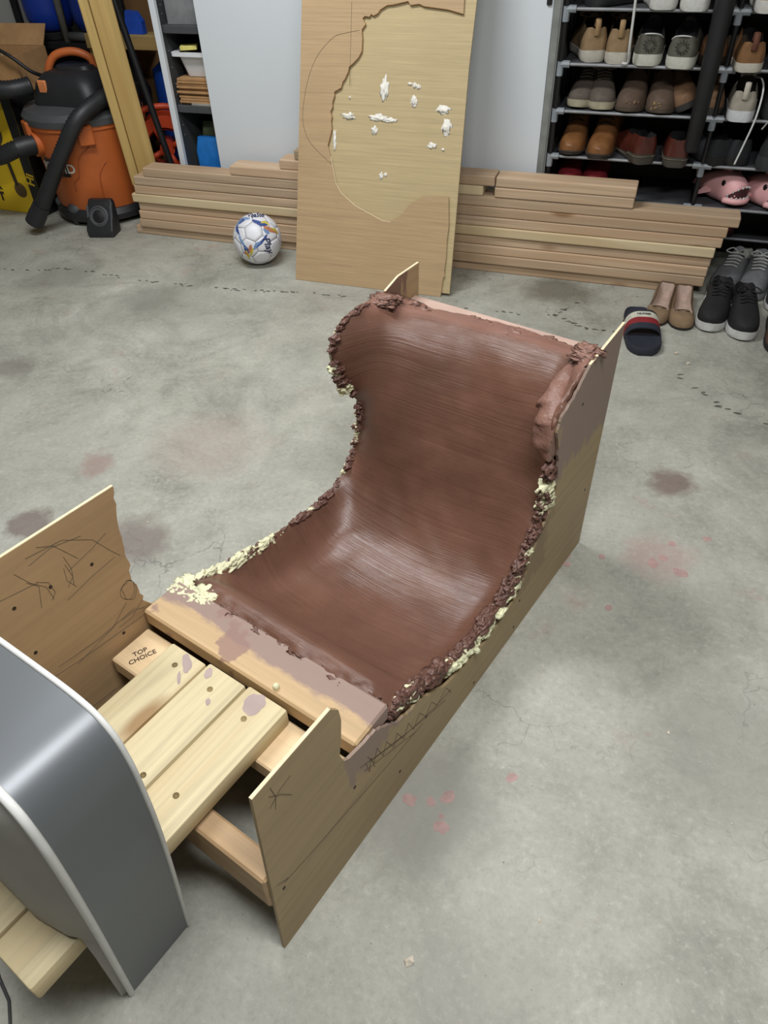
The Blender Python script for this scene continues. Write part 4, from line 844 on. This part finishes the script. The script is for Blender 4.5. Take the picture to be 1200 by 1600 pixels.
# ---------------------------------------------------------------- shoes
US = [0, .012, .035, .07, .12, .18, .25, .32, .40, .46, .52, .58, .65, .72, .80, .87, .93, .97, .99, 1.0]
WID = [(0, .38), (.012, .56), (.035, .70), (.07, .80), (.12, .85), (.25, .86), (.40, .84), (.52, .89), (.65, .97), (.75, 1.0), (.85, .92), (.93, .74), (.97, .52), (.99, .34), (1.0, .18)]
def shoe(name, label, cat, loc, ang, L_=.285, W_=.052, sole_h=((0, .028), (.5, .024), (1, .018)), toe_up=.008, collar=((0, .062), (.18, .05), (.32, .056), (.46, .085)), top=((.46, .088), (.6, .072), (.75, .056), (.9, .042), (1, .022)),
         uo=.44, M_up=None, M_sole=None, M_in=None, M_lace=None, laces=4, side=1, tab=None, tongue=True, tilt=(0, 0), welt=None, roll=0, group=None, flare=1.0, lacez=0, piping=None):
    root = thing(name, label, cat, loc, (tilt[0], tilt[1]+roll, ang), group)
    def cx(u): return side*W_*(.16*(u-.45)**2*2-.02)
    def w(u): return W_*lerp_tab(WID, u)
    def zs(u): return lerp_tab(sole_h, u)
    def up(u): return toe_up*max(0, (u-.72)/.28)**2
    # sole
    rings = []
    for f, zf in ((.92, 0), (1.0*flare, .12), (1.04*flare, .5), (1.03, 1.0)):
        ring = []
        for u in US: ring.append((cx(u)+w(u)*f, L_*((u-.5)*(1+.02*(f-.9))+.5), up(u)+zs(u)*zf))
        for u in reversed(US): ring.append((cx(u)-w(u)*f, L_*((u-.5)*(1+.02*(f-.9))+.5), up(u)+zs(u)*zf))
        rings.append(ring)
    MB().loft(rings).obj('sole', M_sole, root, 'auto')
    if welt:
        ring = [(cx(u)+w(u)*1.035, L_*((u-.5)*1.006+.5), up(u)+zs(u)*.78) for u in US]+[(cx(u)-w(u)*1.035, L_*((u-.5)*1.006+.5), up(u)+zs(u)*.78) for u in reversed(US)]
        MB().tube(ring+ring[:1], .0022, 5).obj('welt', welt, root, True)
    # upper
    NO, NI = 7, 9
    R_ = []
    uu_ = [.006]+US[1:-1]+[.997]
    for u in uu_:
        W1 = w(u)*.985; z0 = zs(u)+up(u)-.002; c = cx(u); y = L_*u
        if u < uo:
            h = lerp_tab(collar, u); k = min(1, u/.07) if u < .07 else 1
            wc = W1*(.74 if u > .1 else .80)
            lf = [Vector((c-W1+(W1-wc)*(q/(NO-1))**1.7-.06*W1*math.sin(math.pi*q/(NO-1)), y, z0+h*q/(NO-1))) for q in range(NO)]
            wi = wc*.86; d = (h-.012)*k*min(1, (uo-u)/.04)
            inn = []
            for q in range(1, NI+1):
                f = q/(NI+1); xx = -wi+2*wi*f; dep = d*(1-abs(2*f-1)**4)
                inn.append(Vector((c+xx, y, z0+h-dep)))
            rt = [Vector((2*c-p.x, p.y, p.z)) for p in reversed(lf)]
        else:
            h = lerp_tab(top, u); tot = NO*2+NI; pts = []
            for q in range(tot):
                th = math.pi*q/(tot-1); cc, ss = -math.cos(th), math.sin(th)
                pts.append(Vector((c+W1*math.copysign(abs(cc)**.75, cc), y, z0+h*ss**.8)))
            lf, inn, rt = pts[:NO], pts[NO:NO+NI], pts[NO+NI:]
        R_.append(lf+inn+rt)
    n = len(R_[0]); b1 = MB(); b2 = MB()
    for i in range(len(R_)-1):
        for j in range(n-1):
            inner = NO-1 <= j < NO+NI and uu_[i] < uo-.02
            (b2 if inner else b1).add([R_[i][j], R_[i][j+1], R_[i+1][j+1], R_[i+1][j]], [(0, 1, 2, 3)])
    b1.add(R_[0], [tuple(range(n))]); b1.add(R_[-1], [tuple(range(n))])
    for bb, nm, mm in ((b1, 'upper', M_up), (b2, 'lining', M_in)):
        if not bb.f: continue
        m = bb.mesh(nm); bm = bmesh.new(); bm.from_mesh(m); bmesh.ops.remove_doubles(bm, verts=bm.verts[:], dist=1e-5); bmesh.ops.recalc_face_normals(bm, faces=bm.faces[:]); bm.to_mesh(m); bm.free()
        m.materials.append(mm); m.polygons.foreach_set('use_smooth', [True]*len(m.polygons)); m.set_sharp_from_angle(angle=math.radians(60)); link(nm, m, root)
    if piping:
        eL = [R_[i][NO-1] for i in range(len(uu_)) if uu_[i] < uo]; eR = [R_[i][NO+NI] for i in range(len(uu_)) if uu_[i] < uo]
        MB().tube(catmull(eL[::-1]+eR, 3), .0026, 6).obj('collar_piping', piping, root, True)
    def topz(u, x=0):
        return zs(u)+up(u)-.002+lerp_tab(top, u)*max(0.0, 1-abs(x)**2.6)**.5
    if tongue:
        u0_, u1_ = uo-.05, uo+.12; rows = []
        for q in range(5):
            u = u0_+(u1_-u0_)*q/4; zz = topz(max(u, uo))+.004+(.014*(1-q/4)**2)
            rows.append([Vector((cx(u)+W_*.3*x, L_*(u-.02*(1-q/4)), zz-.006*x*x)) for x in (-1, -.5, 0, .5, 1)])
        b = MB(); b.loft(rows, False, False, False); b.loft([[p-Vector((0, 0, .004)) for p in r] for r in rows], False, False, False); b.obj('tongue', M_up, root, True)
    if M_lace:
        for q in range(laces):
            u = uo+.035+q*.052; pts = [Vector((cx(u)+W_*x*(.62-.02*q), L_*(u+(.018 if x > 0 else 0)), topz(u, x*.55)+.003+lacez)) for x in (-.8, -.4, 0, .4, .8)]
            MB().tube(catmull(pts, 3), .0032, 6).obj('lace', M_lace, root, True)
        for sg in (-1, 1):
            u = uo+.03; c0 = Vector((cx(u), L_*u, topz(u)+.005+lacez)); b = MB().tube(catmull([c0, c0+Vector((sg*.02, .004, .014)), c0+Vector((sg*.04, .018, .004)), c0+Vector((sg*.022, .012, -.002)), c0], 4), .0025, 5); b.obj('lace_bow', M_lace, root, True)
    if tab:
        b = MB(); y = .004; zt = zs(0)+lerp_tab(collar, 0); b.tube(catmull([(cx(0), y-.004, zt-.028), (cx(0), y-.010, zt-.006), (cx(0), y-.006, zt+.016), (cx(0), y+.010, zt+.018), (cx(0), y+.016, zt-.004)], 4), .0035, 6)
        for p in b.v: p.x = cx(0)+(p.x-cx(0))*3.0
        b.obj('heel_tab', tab, root, True)
    return root
def sm(r, g, b, ro=.75): return plain(int(r*.87), int(g*.87), int(b*.87), ro, var=.15, scale=40, bump=.3)
WHT = sm(226, 226, 222, .6); BLK = sm(24, 24, 26); BLI = sm(16, 16, 17, .9); GRN = 'shoes standing on the concrete'; GRR = 'shoes kept on the rack'
A0 = math.pi       # toes to the room
def heel_at(x, y, z, ang): return (x, y, z)
def toe_at(x, y, z, ang, L_=.285): return (x+L_*math.sin(ang), y-L_*math.cos(ang), z)
# shoes on the floor
BKS = dict(M_up=BLK, M_sole=WHT, M_in=BLI, M_lace=sm(20, 20, 20), W_=.053, L_=.29, sole_h=((0, .034), (1, .030)), flare=1.02)
a1 = A0-.13
shoe('black_sneaker', 'black sneaker with white sole beside the beige flats, left of its pair', 'shoe', toe_at(.300, 2.60, 0, a1, .29), a1, side=1, group=GRN, **BKS)
a2 = A0+.02
shoe('black_sneaker', 'black sneaker with white sole nearest the camera, right of its pair', 'shoe', toe_at(.412, 2.565, 0, a2, .29), a2, side=-1, group=GRN, **BKS)
for o in list(bpy.data.objects):
    if o.name.startswith('black_sneaker'):
        for sx in (-1, 1): MB().box(-.0015, .0015, -.011, .011, -.004, .004, .001, Matrix.Translation((sx*.0435, .150, .062)) @ Matrix.Rotation(-.5, 4, 'X') @ Matrix.Rotation(sx*-.35, 4, 'Y')).obj('white_tag', WHT, o)
GYS = dict(M_up=sm(122, 124, 126), M_sole=sm(150, 152, 152), M_in=sm(186, 184, 178), M_lace=sm(200, 200, 196), W_=.055, L_=.305, sole_h=((0, .032), (1, .024)), laces=5, lacez=.002)
a3 = A0-.30
shoe('grey_sneaker', 'grey running sneaker with grey laces touching the lumber end', 'shoe', toe_at(.330, 2.905, 0, a3, .305), a3, side=1, group=GRN, **GYS)
a4 = A0-.16
shoe('grey_sneaker', 'grey running sneaker with pale laces behind the black sneakers, right of its pair', 'shoe', toe_at(.442, 2.895, 0, a4, .305), a4, side=-1, group=GRN, **GYS)
# beige flats
FL = dict(piping=sm(112, 88, 66), M_up=sm(150, 124, 94, .85), M_sole=sm(46, 38, 32), M_in=sm(206, 180, 164), W_=.046, L_=.255, sole_h=((0, .012), (1, .008)), collar=((0, .052), (.3, .042), (.55, .034), (.70, .032)), top=((.66, .036), (.8, .036), (.9, .031), (1, .016)), uo=.70, tongue=False, M_lace=None, toe_up=.003)
f1 = shoe('ballet_flat', 'beige suede ballet flat with bow behind the navy slide', 'shoe', toe_at(.114, 2.60, 0, A0-.12, .255), A0-.12, side=1, group=GRN, **FL)
f2 = shoe('ballet_flat', 'beige suede ballet flat with bow beside the black sneakers', 'shoe', toe_at(.209, 2.593, 0, A0+.03, .255), A0+.03, side=-1, group=GRN, **FL)
for f in (f1, f2):
    MB().tube(catmull([(-.034, .165, .030), (-.015, .178, .042), (0, .180, .045), (.015, .178, .042), (.034, .165, .030)], 5), .0022, 6).obj('bow_cord', sm(110, 88, 66), f, True)
    for sg in (-1, 1): MB().tube(catmull([(0, .182, .047), (sg*.012, .190, .048), (sg*.018, .184, .046), (0, .182, .047)], 4), .0016, 5).obj('bow_loop', sm(110, 88, 66), f, True)
# navy slide
sl = thing('slide_sandal', 'navy slide sandal with white and red strap lying by the plywood corner', 'sandal', toe_at(.100, 2.375, 0, A0+.17, .315), (0, 0, A0+.17), GRN); sl.scale = (1.06, 1.05, 1.05)
M_nv = sm(40, 44, 58); 
rings = []
for f, z in ((.94, 0), (1.0, .008), (1.0, .024), (.94, .028), (.86, .025), (.5, .024)):
    ring = [(.057*lerp_tab([(0, .4), (.03, .62), (.1, .78), (.3, .82), (.5, .86), (.7, 1), (.85, .97), (.95, .74), (1, .4)], u)*f, .30*((u-.5)*(f*.25+.75)+.5), z) for u in US]+[(-.057*lerp_tab([(0, .4), (.03, .62), (.1, .78), (.3, .82), (.5, .86), (.7, 1), (.85, .97), (.95, .74), (1, .4)], u)*f, .30*((u-.5)*(f*.25+.75)+.5), z) for u in reversed(US)]
    rings.append(ring)
MB().loft(rings).obj('footbed', M_nv, sl, 'auto')
def strap(y0, y1, h0, h1, m, nm='strap_band', d=.0):
    rows = []
    for q in range(4):
        f = q/3; y = y0+(y1-y0)*f; h = h0+(h1-h0)*f; ring = []
        for k in range(17):
            th = math.pi*k/16; cc, ss = math.cos(th), math.sin(th); ring.append((.0585*math.copysign(abs(cc)**.7, cc)*(1+d), y, .010+(h+d*.05)*ss**.75))
        for k in reversed(range(17)):
            th = math.pi*k/16; cc, ss = math.cos(th), math.sin(th); ring.append((.0545*math.copysign(abs(cc)**.7, cc), y, .010+(h-.004)*ss**.75))
        rows.append(ring)
    return MB().loft(rows).obj(nm, m, sl, 'auto')
strap(.118, .135, .066, .067, M_nv); st_w = strap(.135, .165, .067, .062, sm(224, 220, 200)); strap(.165, .190, .062, .055, sm(150, 34, 40)); strap(.190, .212, .055, .047, M_nv)
text_mb('HILFIGER', .011, Matrix.Translation((0, .150, .0752)) @ Matrix.Rotation(math.pi, 4, 'Z') @ Matrix.Rotation(.16, 4, 'X'), .0002, .0003).obj('lettering', plain(40, 44, 60, .6), st_w)
# partly seen at the right edge
shoe('dark_sneaker', 'dark sneaker with thick white sole at the right photo edge', 'shoe', toe_at(.535, 2.80, 0, A0-.15, .29), A0-.15, side=-1, M_up=sm(52, 54, 48), M_sole=WHT, M_in=sm(150, 140, 110), M_lace=sm(170, 168, 160), group=GRN)
shoe('brown_loafer', 'dark brown loafer nearest the right photo edge on the floor', 'shoe', toe_at(.530, 2.49, 0, A0-.05, .28), A0-.05, side=-1, M_up=sm(104, 76, 60, .5), M_sole=sm(34, 32, 34), M_in=sm(40, 42, 50), M_lace=None, uo=.62, top=((.62, .055), (.8, .05), (1, .025)), collar=((0, .06), (.3, .045), (.62, .05)), tongue=False, group=GRN)
# rack: shelf 4 (z .742)
z = SH[4]
TAN = dict(M_up=sm(158, 130, 94), M_sole=sm(206, 200, 186), M_in=BLI, M_lace=sm(150, 120, 84), tab=sm(170, 138, 96), sole_h=((0, .036), (.2, .03), (1, .026)), collar=((0, .070), (.18, .066), (.32, .078), (.46, .10)), W_=.050, L_=.27)
shoe('tan_sneaker', 'tan sneaker with heel loop and ribbed pale sole, turned left, on the rack', 'shoe', (-.262, 3.02, z), .30, side=-1, group=GRR, **TAN)
shoe('tan_sneaker', 'tan sneaker with heel loop seen straight from behind, beside the white lace', 'shoe', (-.185, 2.998, z), .05, side=1, group=GRR, **TAN)
OLV = dict(M_up=sm(98, 96, 84), M_sole=sm(216, 214, 200), M_in=sm(26, 28, 36), M_lace=sm(40, 40, 44), sole_h=((0, .034), (1, .028)), W_=.055, L_=.28)
ov = [shoe('olive_sneaker', 'olive grey skate sneaker with sun emblem, left of its pair', 'shoe', (-.085, 2.990, z), .04, side=-1, group=GRR, **OLV), shoe('olive_sneaker', 'olive grey skate sneaker with sun emblem, right of its pair', 'shoe', (.018, 2.962, z), -.10, side=1, group=GRR, **OLV)]
for o in ov:
    MB().tube([(.014*math.cos(k*.52), -.0035, .062+.014*math.sin(k*.52)) for k in range(13)], .0013, 5).obj('emblem_ring', sm(60, 58, 50), o, True)
    for k in range(12): MB().tube([(.016*math.cos(k*.52), -.0025, .062+.016*math.sin(k*.52)), (.022*math.cos(k*.52), .0, .062+.022*math.sin(k*.52))], .0013, 4).obj('emblem_ray', sm(60, 58, 50), o)
    MB().tube(catmull([(-.040, .03, .078), (-.026, .006, .090), (0, -.004, .094), (.026, .006, .090), (.040, .03, .078)], 4), .0022, 5).obj('white_piping', WHT, o, True)
BRN = dict(M_up=sm(136, 96, 60), M_sole=sm(60, 46, 36), M_in=BLI, M_lace=None, tongue=False, uo=.5, L_=.27)
shoe('brown_slipper', 'brown leather slipper squeezed against the black pole, upper shelf', 'shoe', (.108, 3.03, z), -.35, side=1, group=GRR, **BRN)
shoe('brown_slipper', 'dark brown slipper behind the rack middle post, upper shelf', 'shoe', (.185, 3.05, z), .1, side=1, group=GRR, **{**BRN, 'M_up': sm(72, 56, 40)})
shoe('brown_espadrille', 'brown leather slip-on with white sole jutting over the shelf edge', 'shoe', (.238, 2.945, z), .12, side=-1, M_up=sm(140, 98, 58), M_sole=sm(214, 208, 190), M_in=BLI, M_lace=None, tongue=False, uo=.5, tab=sm(110, 64, 44), sole_h=((0, .026), (1, .022)), W_=.050, L_=.27, group=GRR)
sw = shoe('white_runner', 'white and grey running shoe with black stripes at the right rack edge', 'shoe', (.345, 2.985, z), -.35, side=1, M_up=sm(196, 198, 200), M_sole=sm(228, 230, 232), M_in=BLI, M_lace=WHT, sole_h=((0, .040), (1, .028)), group=GRR)
for k in range(3): MB().box(-.0015, .0015, -.004, .004, -.022, .022, .001, Matrix.Translation((-.043, .075+.016*k, .065)) @ Matrix.Rotation(.3, 4, 'X') @ Matrix.Rotation(.15, 4, 'Y')).obj('stripe', BLK, sw)
# shelf 3 (z .594): toes to the room
z = SH[3]
GB = dict(top=((.46, .085), (.6, .066), (.75, .046), (.9, .034), (1, .018)), M_up=sm(106, 96, 86), M_sole=sm(186, 178, 150), M_in=BLI, M_lace=sm(120, 110, 98), sole_h=((0, .026), (1, .024)), L_=.27, W_=.050)
shoe('taupe_sneaker', 'worn taupe sneaker toe-out at the far left of the rack', 'shoe', toe_at(-.300, 3.015, z, A0-.12, .27), A0-.12, side=1, group=GRR, **GB)
shoe('taupe_sneaker', 'worn taupe sneaker toe-out next to the muddy boots', 'shoe', toe_at(-.212, 2.995, z, A0+.12, .27), A0+.12, side=-1, group=GRR, **GB)
MU = dict(M_up=sm(104, 84, 70), M_sole=sm(84, 72, 58), M_in=BLI, M_lace=None, tongue=False, sole_h=((0, .018), (1, .014)), L_=.27, W_=.052, collar=((0, .11), (.3, .11), (.46, .11)), top=((.46, .10), (.6, .075), (.75, .058), (.9, .046), (1, .03)))
mu = [shoe('muddy_boot', 'muddy brown boot toe-out beside the taupe sneaker', 'boot', toe_at(-.120, 2.985, z, A0-.05, .27), A0-.05, side=1, group=GRR, **MU), shoe('muddy_boot', 'muddy brown boot with straw-coloured worn toe', 'boot', toe_at(-.017, 2.985, z, A0+.02, .27), A0+.04, side=-1, group=GRR, **MU)]
for k, o in enumerate(mu):
    b = MB(); random.seed(k)
    for q in range(40): 
        th = random.uniform(-1.1, 1.1); b.sphere((.034*math.sin(th), .235+.030*math.cos(th), .018+random.uniform(0, .022)), random.uniform(.003, .007), 1, (1, 1, .8), .5, q)
    b.obj('worn_toe', sm(166, 134, 86) if k else sm(134, 108, 80), o, True, kind='stuff')
BC2 = dict(M_up=sm(142, 108, 78), M_sole=sm(62, 58, 54), M_in=BLI, M_lace=None, tongue=False, L_=.27, W_=.047, sole_h=((0, .026), (1, .022)), collar=((0, .10), (.46, .10)), top=((.46, .09), (.6, .07), (.8, .052), (1, .028)))
shoe('brown_boot', 'brown leather boot tipped on its side left of the black pole', 'boot', toe_at(.082, 3.01, z+.012, A0+.12, .27), A0+.12, side=1, roll=.45, group=GRR, **BC2)
shoe('brown_boot', 'brown leather boot right of the black pole, second shelf', 'boot', toe_at(.150, 3.0, z, A0, .27), A0, side=-1, group=GRR, **BC2)
ws = shoe('white_sneaker', 'pale sneaker heel-out with hanging white lace, right of the rack post', 'shoe', (.246, 2.955, z), -.05, side=1, M_up=sm(176, 168, 152), M_sole=sm(226, 228, 230), M_in=sm(40, 36, 30), M_lace=WHT, tab=sm(206, 198, 182), sole_h=((0, .034), (1, .026)), W_=.050, L_=.27, group=GRR)
MB().tube(catmull([(.02, .13, .11), (.04, .08, .115), (.052, .02, .09), (.050, -.02, .02), (.035, -.035, -.06), (.022, -.045, -.12)], 6), .0032, 6).obj('loose_lace', WHT, ws, True)
bs = shoe('black_trainer', 'black trainer with loose pale lace at the right rack edge', 'shoe', (.355, 3.0, z), -.1, side=1, M_up=sm(44, 46, 48), M_sole=sm(40, 42, 44), M_in=BLI, M_lace=BLK, group=GRR)
MB().tube(catmull([(.02, .10, .10), (.03, .02, .08), (.02, -.02, .04), (-.01, -.035, .005), (-.025, -.04, -.02)], 6), .003, 6).obj('loose_lace', sm(176, 176, 170), bs, True)
# shelf 2 (z .441)
z = SH[2]
TB = dict(M_up=plain(122, 82, 48, .32, var=.25, scale=25, bump=.1), M_sole=sm(52, 44, 38), M_in=BLI, M_lace=sm(30, 24, 20), laces=3, tongue=False, L_=.28, W_=.050, sole_h=((0, .022), (1, .014)), collar=((0, .13), (.46, .13)), top=((.46, .115), (.56, .085), (.7, .062), (.9, .046), (1, .02)), welt=sm(70, 58, 48))
shoe('tan_boot', 'polished tan leather boot at the far left of its shelf', 'boot', toe_at(-.302, 2.985, z, A0-.02, .28), A0-.02, side=1, group=GRR, **TB)
shoe('tan_boot', 'polished tan leather boot left of the oxblood shoes', 'boot', toe_at(-.205, 2.965, z, A0-.12, .28), A0-.12, side=-1, group=GRR, **TB)
OX = dict(M_up=plain(78, 36, 28, .25, var=.15, bump=.05), M_sole=sm(74, 70, 62, .5), M_in=BLI, M_lace=None, tongue=False, uo=.5, L_=.285, W_=.049, sole_h=((0, .034), (.25, .032), (.3, .016), (1, .014)), collar=((0, .062), (.25, .06), (.5, .075)), top=((.5, .075), (.7, .055), (.9, .04), (1, .02)), welt=sm(110, 100, 84))
shoe('oxblood_shoe', 'oxblood dress shoe heel-out and turned left, beside the tan boots', 'shoe', (-.025, 2.955, z), .45, side=-1, group=GRR, **OX)
shoe('oxblood_shoe', 'oxblood dress shoe heel-out below the black pole', 'shoe', (.072, 2.940, z), .02, side=1, group=GRR, **OX)
shoe('black_slipper', 'dull black slipper behind the rack middle post, third shelf', 'shoe', (.225, 3.0, z), .5, side=1, M_up=sm(34, 38, 42), M_sole=sm(30, 30, 32), M_in=BLI, M_lace=None, tongue=False, uo=.5, L_=.27, group=GRR)
shoe('black_slipper', 'black slipper leaning against the clog on the third shelf', 'shoe', (.290, 3.01, z), .35, side=-1, M_up=sm(34, 38, 42), M_sole=sm(30, 30, 32), M_in=BLI, M_lace=None, tongue=False, uo=.5, L_=.27, group=GRR)
shoe('black_clog', 'chunky black clog with heel strap at the right rack edge', 'shoe', (.385, 2.965, z), -.2, side=1, M_up=sm(40, 42, 44), M_sole=sm(54, 56, 58), M_in=BLI, M_lace=None, tongue=False, uo=.5, W_=.058, sole_h=((0, .046), (1, .036)), flare=1.05, group=GRR)
# shelf 5 (z .903), mostly above the frame
z = SH[5]
WS = dict(M_up=WHT, M_sole=sm(222, 222, 216), M_in=BLI, M_lace=WHT, sole_h=((0, .030), (1, .026)), W_=.051, L_=.28)
shoe('white_sneaker', 'white sneaker at the photo top, turned left, above the olive sneakers', 'shoe', (-.060, 2.972, z), .18, side=-1, group=GRR, **WS)
shoe('white_sneaker', 'white sneaker at the photo top seen straight from behind', 'shoe', (.030, 2.948, z), .02, side=1, group=GRR, **WS)
shoe('black_sandal', 'flat black shoe at the photo top left of the white sneakers', 'shoe', (-.30, 3.02, z), -.7, side=-1, M_up=sm(40, 40, 42), M_sole=sm(34, 34, 36), M_in=BLI, M_lace=None, tongue=False, uo=.6, collar=((0, .03), (.6, .03)), top=((.6, .04), (1, .02)), group=GRR)
shoe('beige_sneaker', 'beige sneaker with white sole at the top right photo corner', 'shoe', (.250, 2.93, z), .0, side=1, M_up=sm(176, 138, 96), M_sole=sm(222, 220, 212), M_in=BLI, M_lace=WHT, sole_h=((0, .034), (1, .028)), group=GRR)
# lower shelves
shoe('red_shoe', 'red shoe hidden low behind the lumber, leftmost on the rack', 'shoe', toe_at(-.30, 3.02, SH[1], A0, .27), A0, side=1, M_up=sm(150, 30, 44), M_sole=sm(60, 20, 24), M_in=BLI, M_lace=None, tongue=False, L_=.27, collar=((0, .06), (.46, .06)), top=((.46, .075), (.7, .066), (.9, .052), (1, .03)), group=GRR)
shoe('red_shoe', 'second red shoe low behind the lumber, below the tan boots', 'shoe', toe_at(-.205, 3.02, SH[1], A0, .27), A0, side=-1, M_up=sm(150, 30, 44), M_sole=sm(60, 20, 24), M_in=BLI, M_lace=None, tongue=False, L_=.27, collar=((0, .06), (.46, .06)), top=((.46, .075), (.7, .066), (.9, .052), (1, .03)), group=GRR)
shoe('crimson_slipper', 'dark crimson slipper on the lowest shelf behind the lumber end', 'shoe', toe_at(.345, 3.14, SH[0], A0+.9, .26), A0+.9, side=1, M_up=sm(116, 30, 50), M_sole=sm(50, 18, 26), M_in=BLI, M_lace=None, tongue=False, uo=.5, L_=.26, group=GRR)
shoe('mint_clog', 'mint green clog on the lowest shelf at the right photo edge', 'shoe', toe_at(.505, 3.12, SH[0], A0-.9, .26), A0-.9, side=-1, M_up=sm(140, 176, 150), M_sole=sm(120, 160, 136), M_in=sm(90, 130, 110), M_lace=None, tongue=False, uo=.5, L_=.26, group=GRR)
# pink shark slippers
M_pk = plain(226, 172, 172, .55, var=.06, scale=10, bump=.1)
def shark(label, loc, ang):
    r = thing('shark_slipper', label, 'slipper', loc, (0, 0, ang), 'pink shark slippers on the rack')
    # body along +x (nose), sections (x, half width, z bottom, z top)
    S = [(-.15, .020, .028, .062), (-.125, .030, .018, .072), (-.09, .042, .008, .086), (-.04, .052, .0, .104), (.02, .056, .0, .115), (.07, .054, .0, .112), (.105, .046, .002, .100), (.125, .036, .006, .088), (.135, .020, .014, .070)]
    NS = 20; rings = []
    for x, w, z0, z1 in S:
        ring = []
        for k in range(NS):
            a = 2*math.pi*k/NS; ring.append((x, w*math.copysign(abs(math.cos(a))**.8, math.cos(a)), (z0+z1)/2+(z1-z0)/2*math.copysign(abs(math.sin(a))**.85, math.sin(a))))
        rings.append(ring)
    dn = [catmull([rings[i][k] for i in range(len(rings))], 4) for k in range(NS)]
    MB().loft([[dn[k][i] for k in range(NS)] for i in range(len(dn[0]))]).obj('body', M_pk, r, True)
    # mouth: dark wide opening wrapping the snout, with a lower jaw below
    def snout(th, z, k=1.0): return Vector((.062+.078*k*math.cos(th), .056*k*math.sin(th), z))
    rows = [[snout(-1.25+2.5*q/16, .028+.046*f*math.cos((-1.25+2.5*q/16)*1.15)+.004, 1.03) for q in range(17)] for f in (0, .5, 1)]
    b = MB(); b.loft(rows, False, False, False); b.obj('mouth', plain(66, 24, 30, .6), r, True)
    jr = [snout(-1.3+2.6*q/16, .026, 1.05) for q in range(17)]; MB().tube(jr, .012, 8).obj('jaw', M_pk, r, True)
    for q in range(9):
        th = -1.1+2.2*q/8
        p = snout(th, .0, 1.06); zt = .032+.046*math.cos(th*1.15)
        MB().lathe([(.0048, 0), (.004, -.005), (.001, -.009)], 8, (p.x, p.y, zt+.006)).obj('upper_tooth', WHT, r, True)
        MB().lathe([(.0055, 0), (.0045, .006), (.001, .009)], 8, (p.x, p.y, .034)).obj('lower_tooth', WHT, r, True)
    for sg in (-1, 1):
        MB().sphere((.055, sg*.0495, .080), .0125, 2, (1, .45, 1.1)).obj('eye', plain(14, 14, 14, .2), r, True)
        MB().prism([(-.03, 0), (.015, 0), (-.03, .05)], -.006, .006, Matrix.Translation((-.02, sg*.05, .04)) @ Matrix.Rotation(sg*-1.9, 4, 'X')).obj('side_fin', M_pk, r)
    MB().prism([(-.028, -.012), (.022, -.012), (.006, .014), (-.022, .034)], -.006, .006, Matrix.Translation((.02, 0, .114))).obj('dorsal_fin', M_pk, r)
    MB().prism([(.0, 0), (-.03, .045), (-.055, .05), (-.03, 0), (-.05, -.03), (-.03, -.03)], -.006, .006, Matrix.Translation((-.135, 0, .05))).obj('tail_fin', M_pk, r)
    return r
k1 = shark('pink shark slipper resting behind the lumber end beside the rack post', (.262, 3.10, SH[1]), -.85); k1.scale = (.80, .84, .92)
k2 = shark('pink shark slipper further right, cut by the photo edge', (.402, 3.085, SH[1]), -.85); k2.scale = (.80, .84, .92)
# long black pole and hanging lace
pl = thing('black_pole', 'thick matt black pole hanging down in front of the shoe rack', 'pole', (.117, 2.935, .50))
MB().tube([(0, 0, 0), (0, 0, .012), (0, 0, .30), (0, 0, .80)], [.018, .024, .029, .034], 16).obj('shaft', plain(22, 22, 24, .55), pl, 'auto')
MB().tube(catmull([(0, 0, .79), (0, .0, .84), (0, .035, .875), (0, .075, .87), (0, .085, .84)], 5), .008, 8).obj('hook', M_rod, pl, True)
b = MB().tube(catmull([(-.165, 3.02, 1.068), (-.160, 2.972, 1.068), (-.158, 2.962, 1.03), (-.152, 2.962, .90), (-.148, 2.965, .80), (-.146, 2.985, .752), (-.165, 2.988, .748)], 5), .0045, 6); o = b.obj('white_shoelace', WHT, smooth=True); tag(o, 'long white shoelace hanging down in front of the rack shelves', 'shoelace')
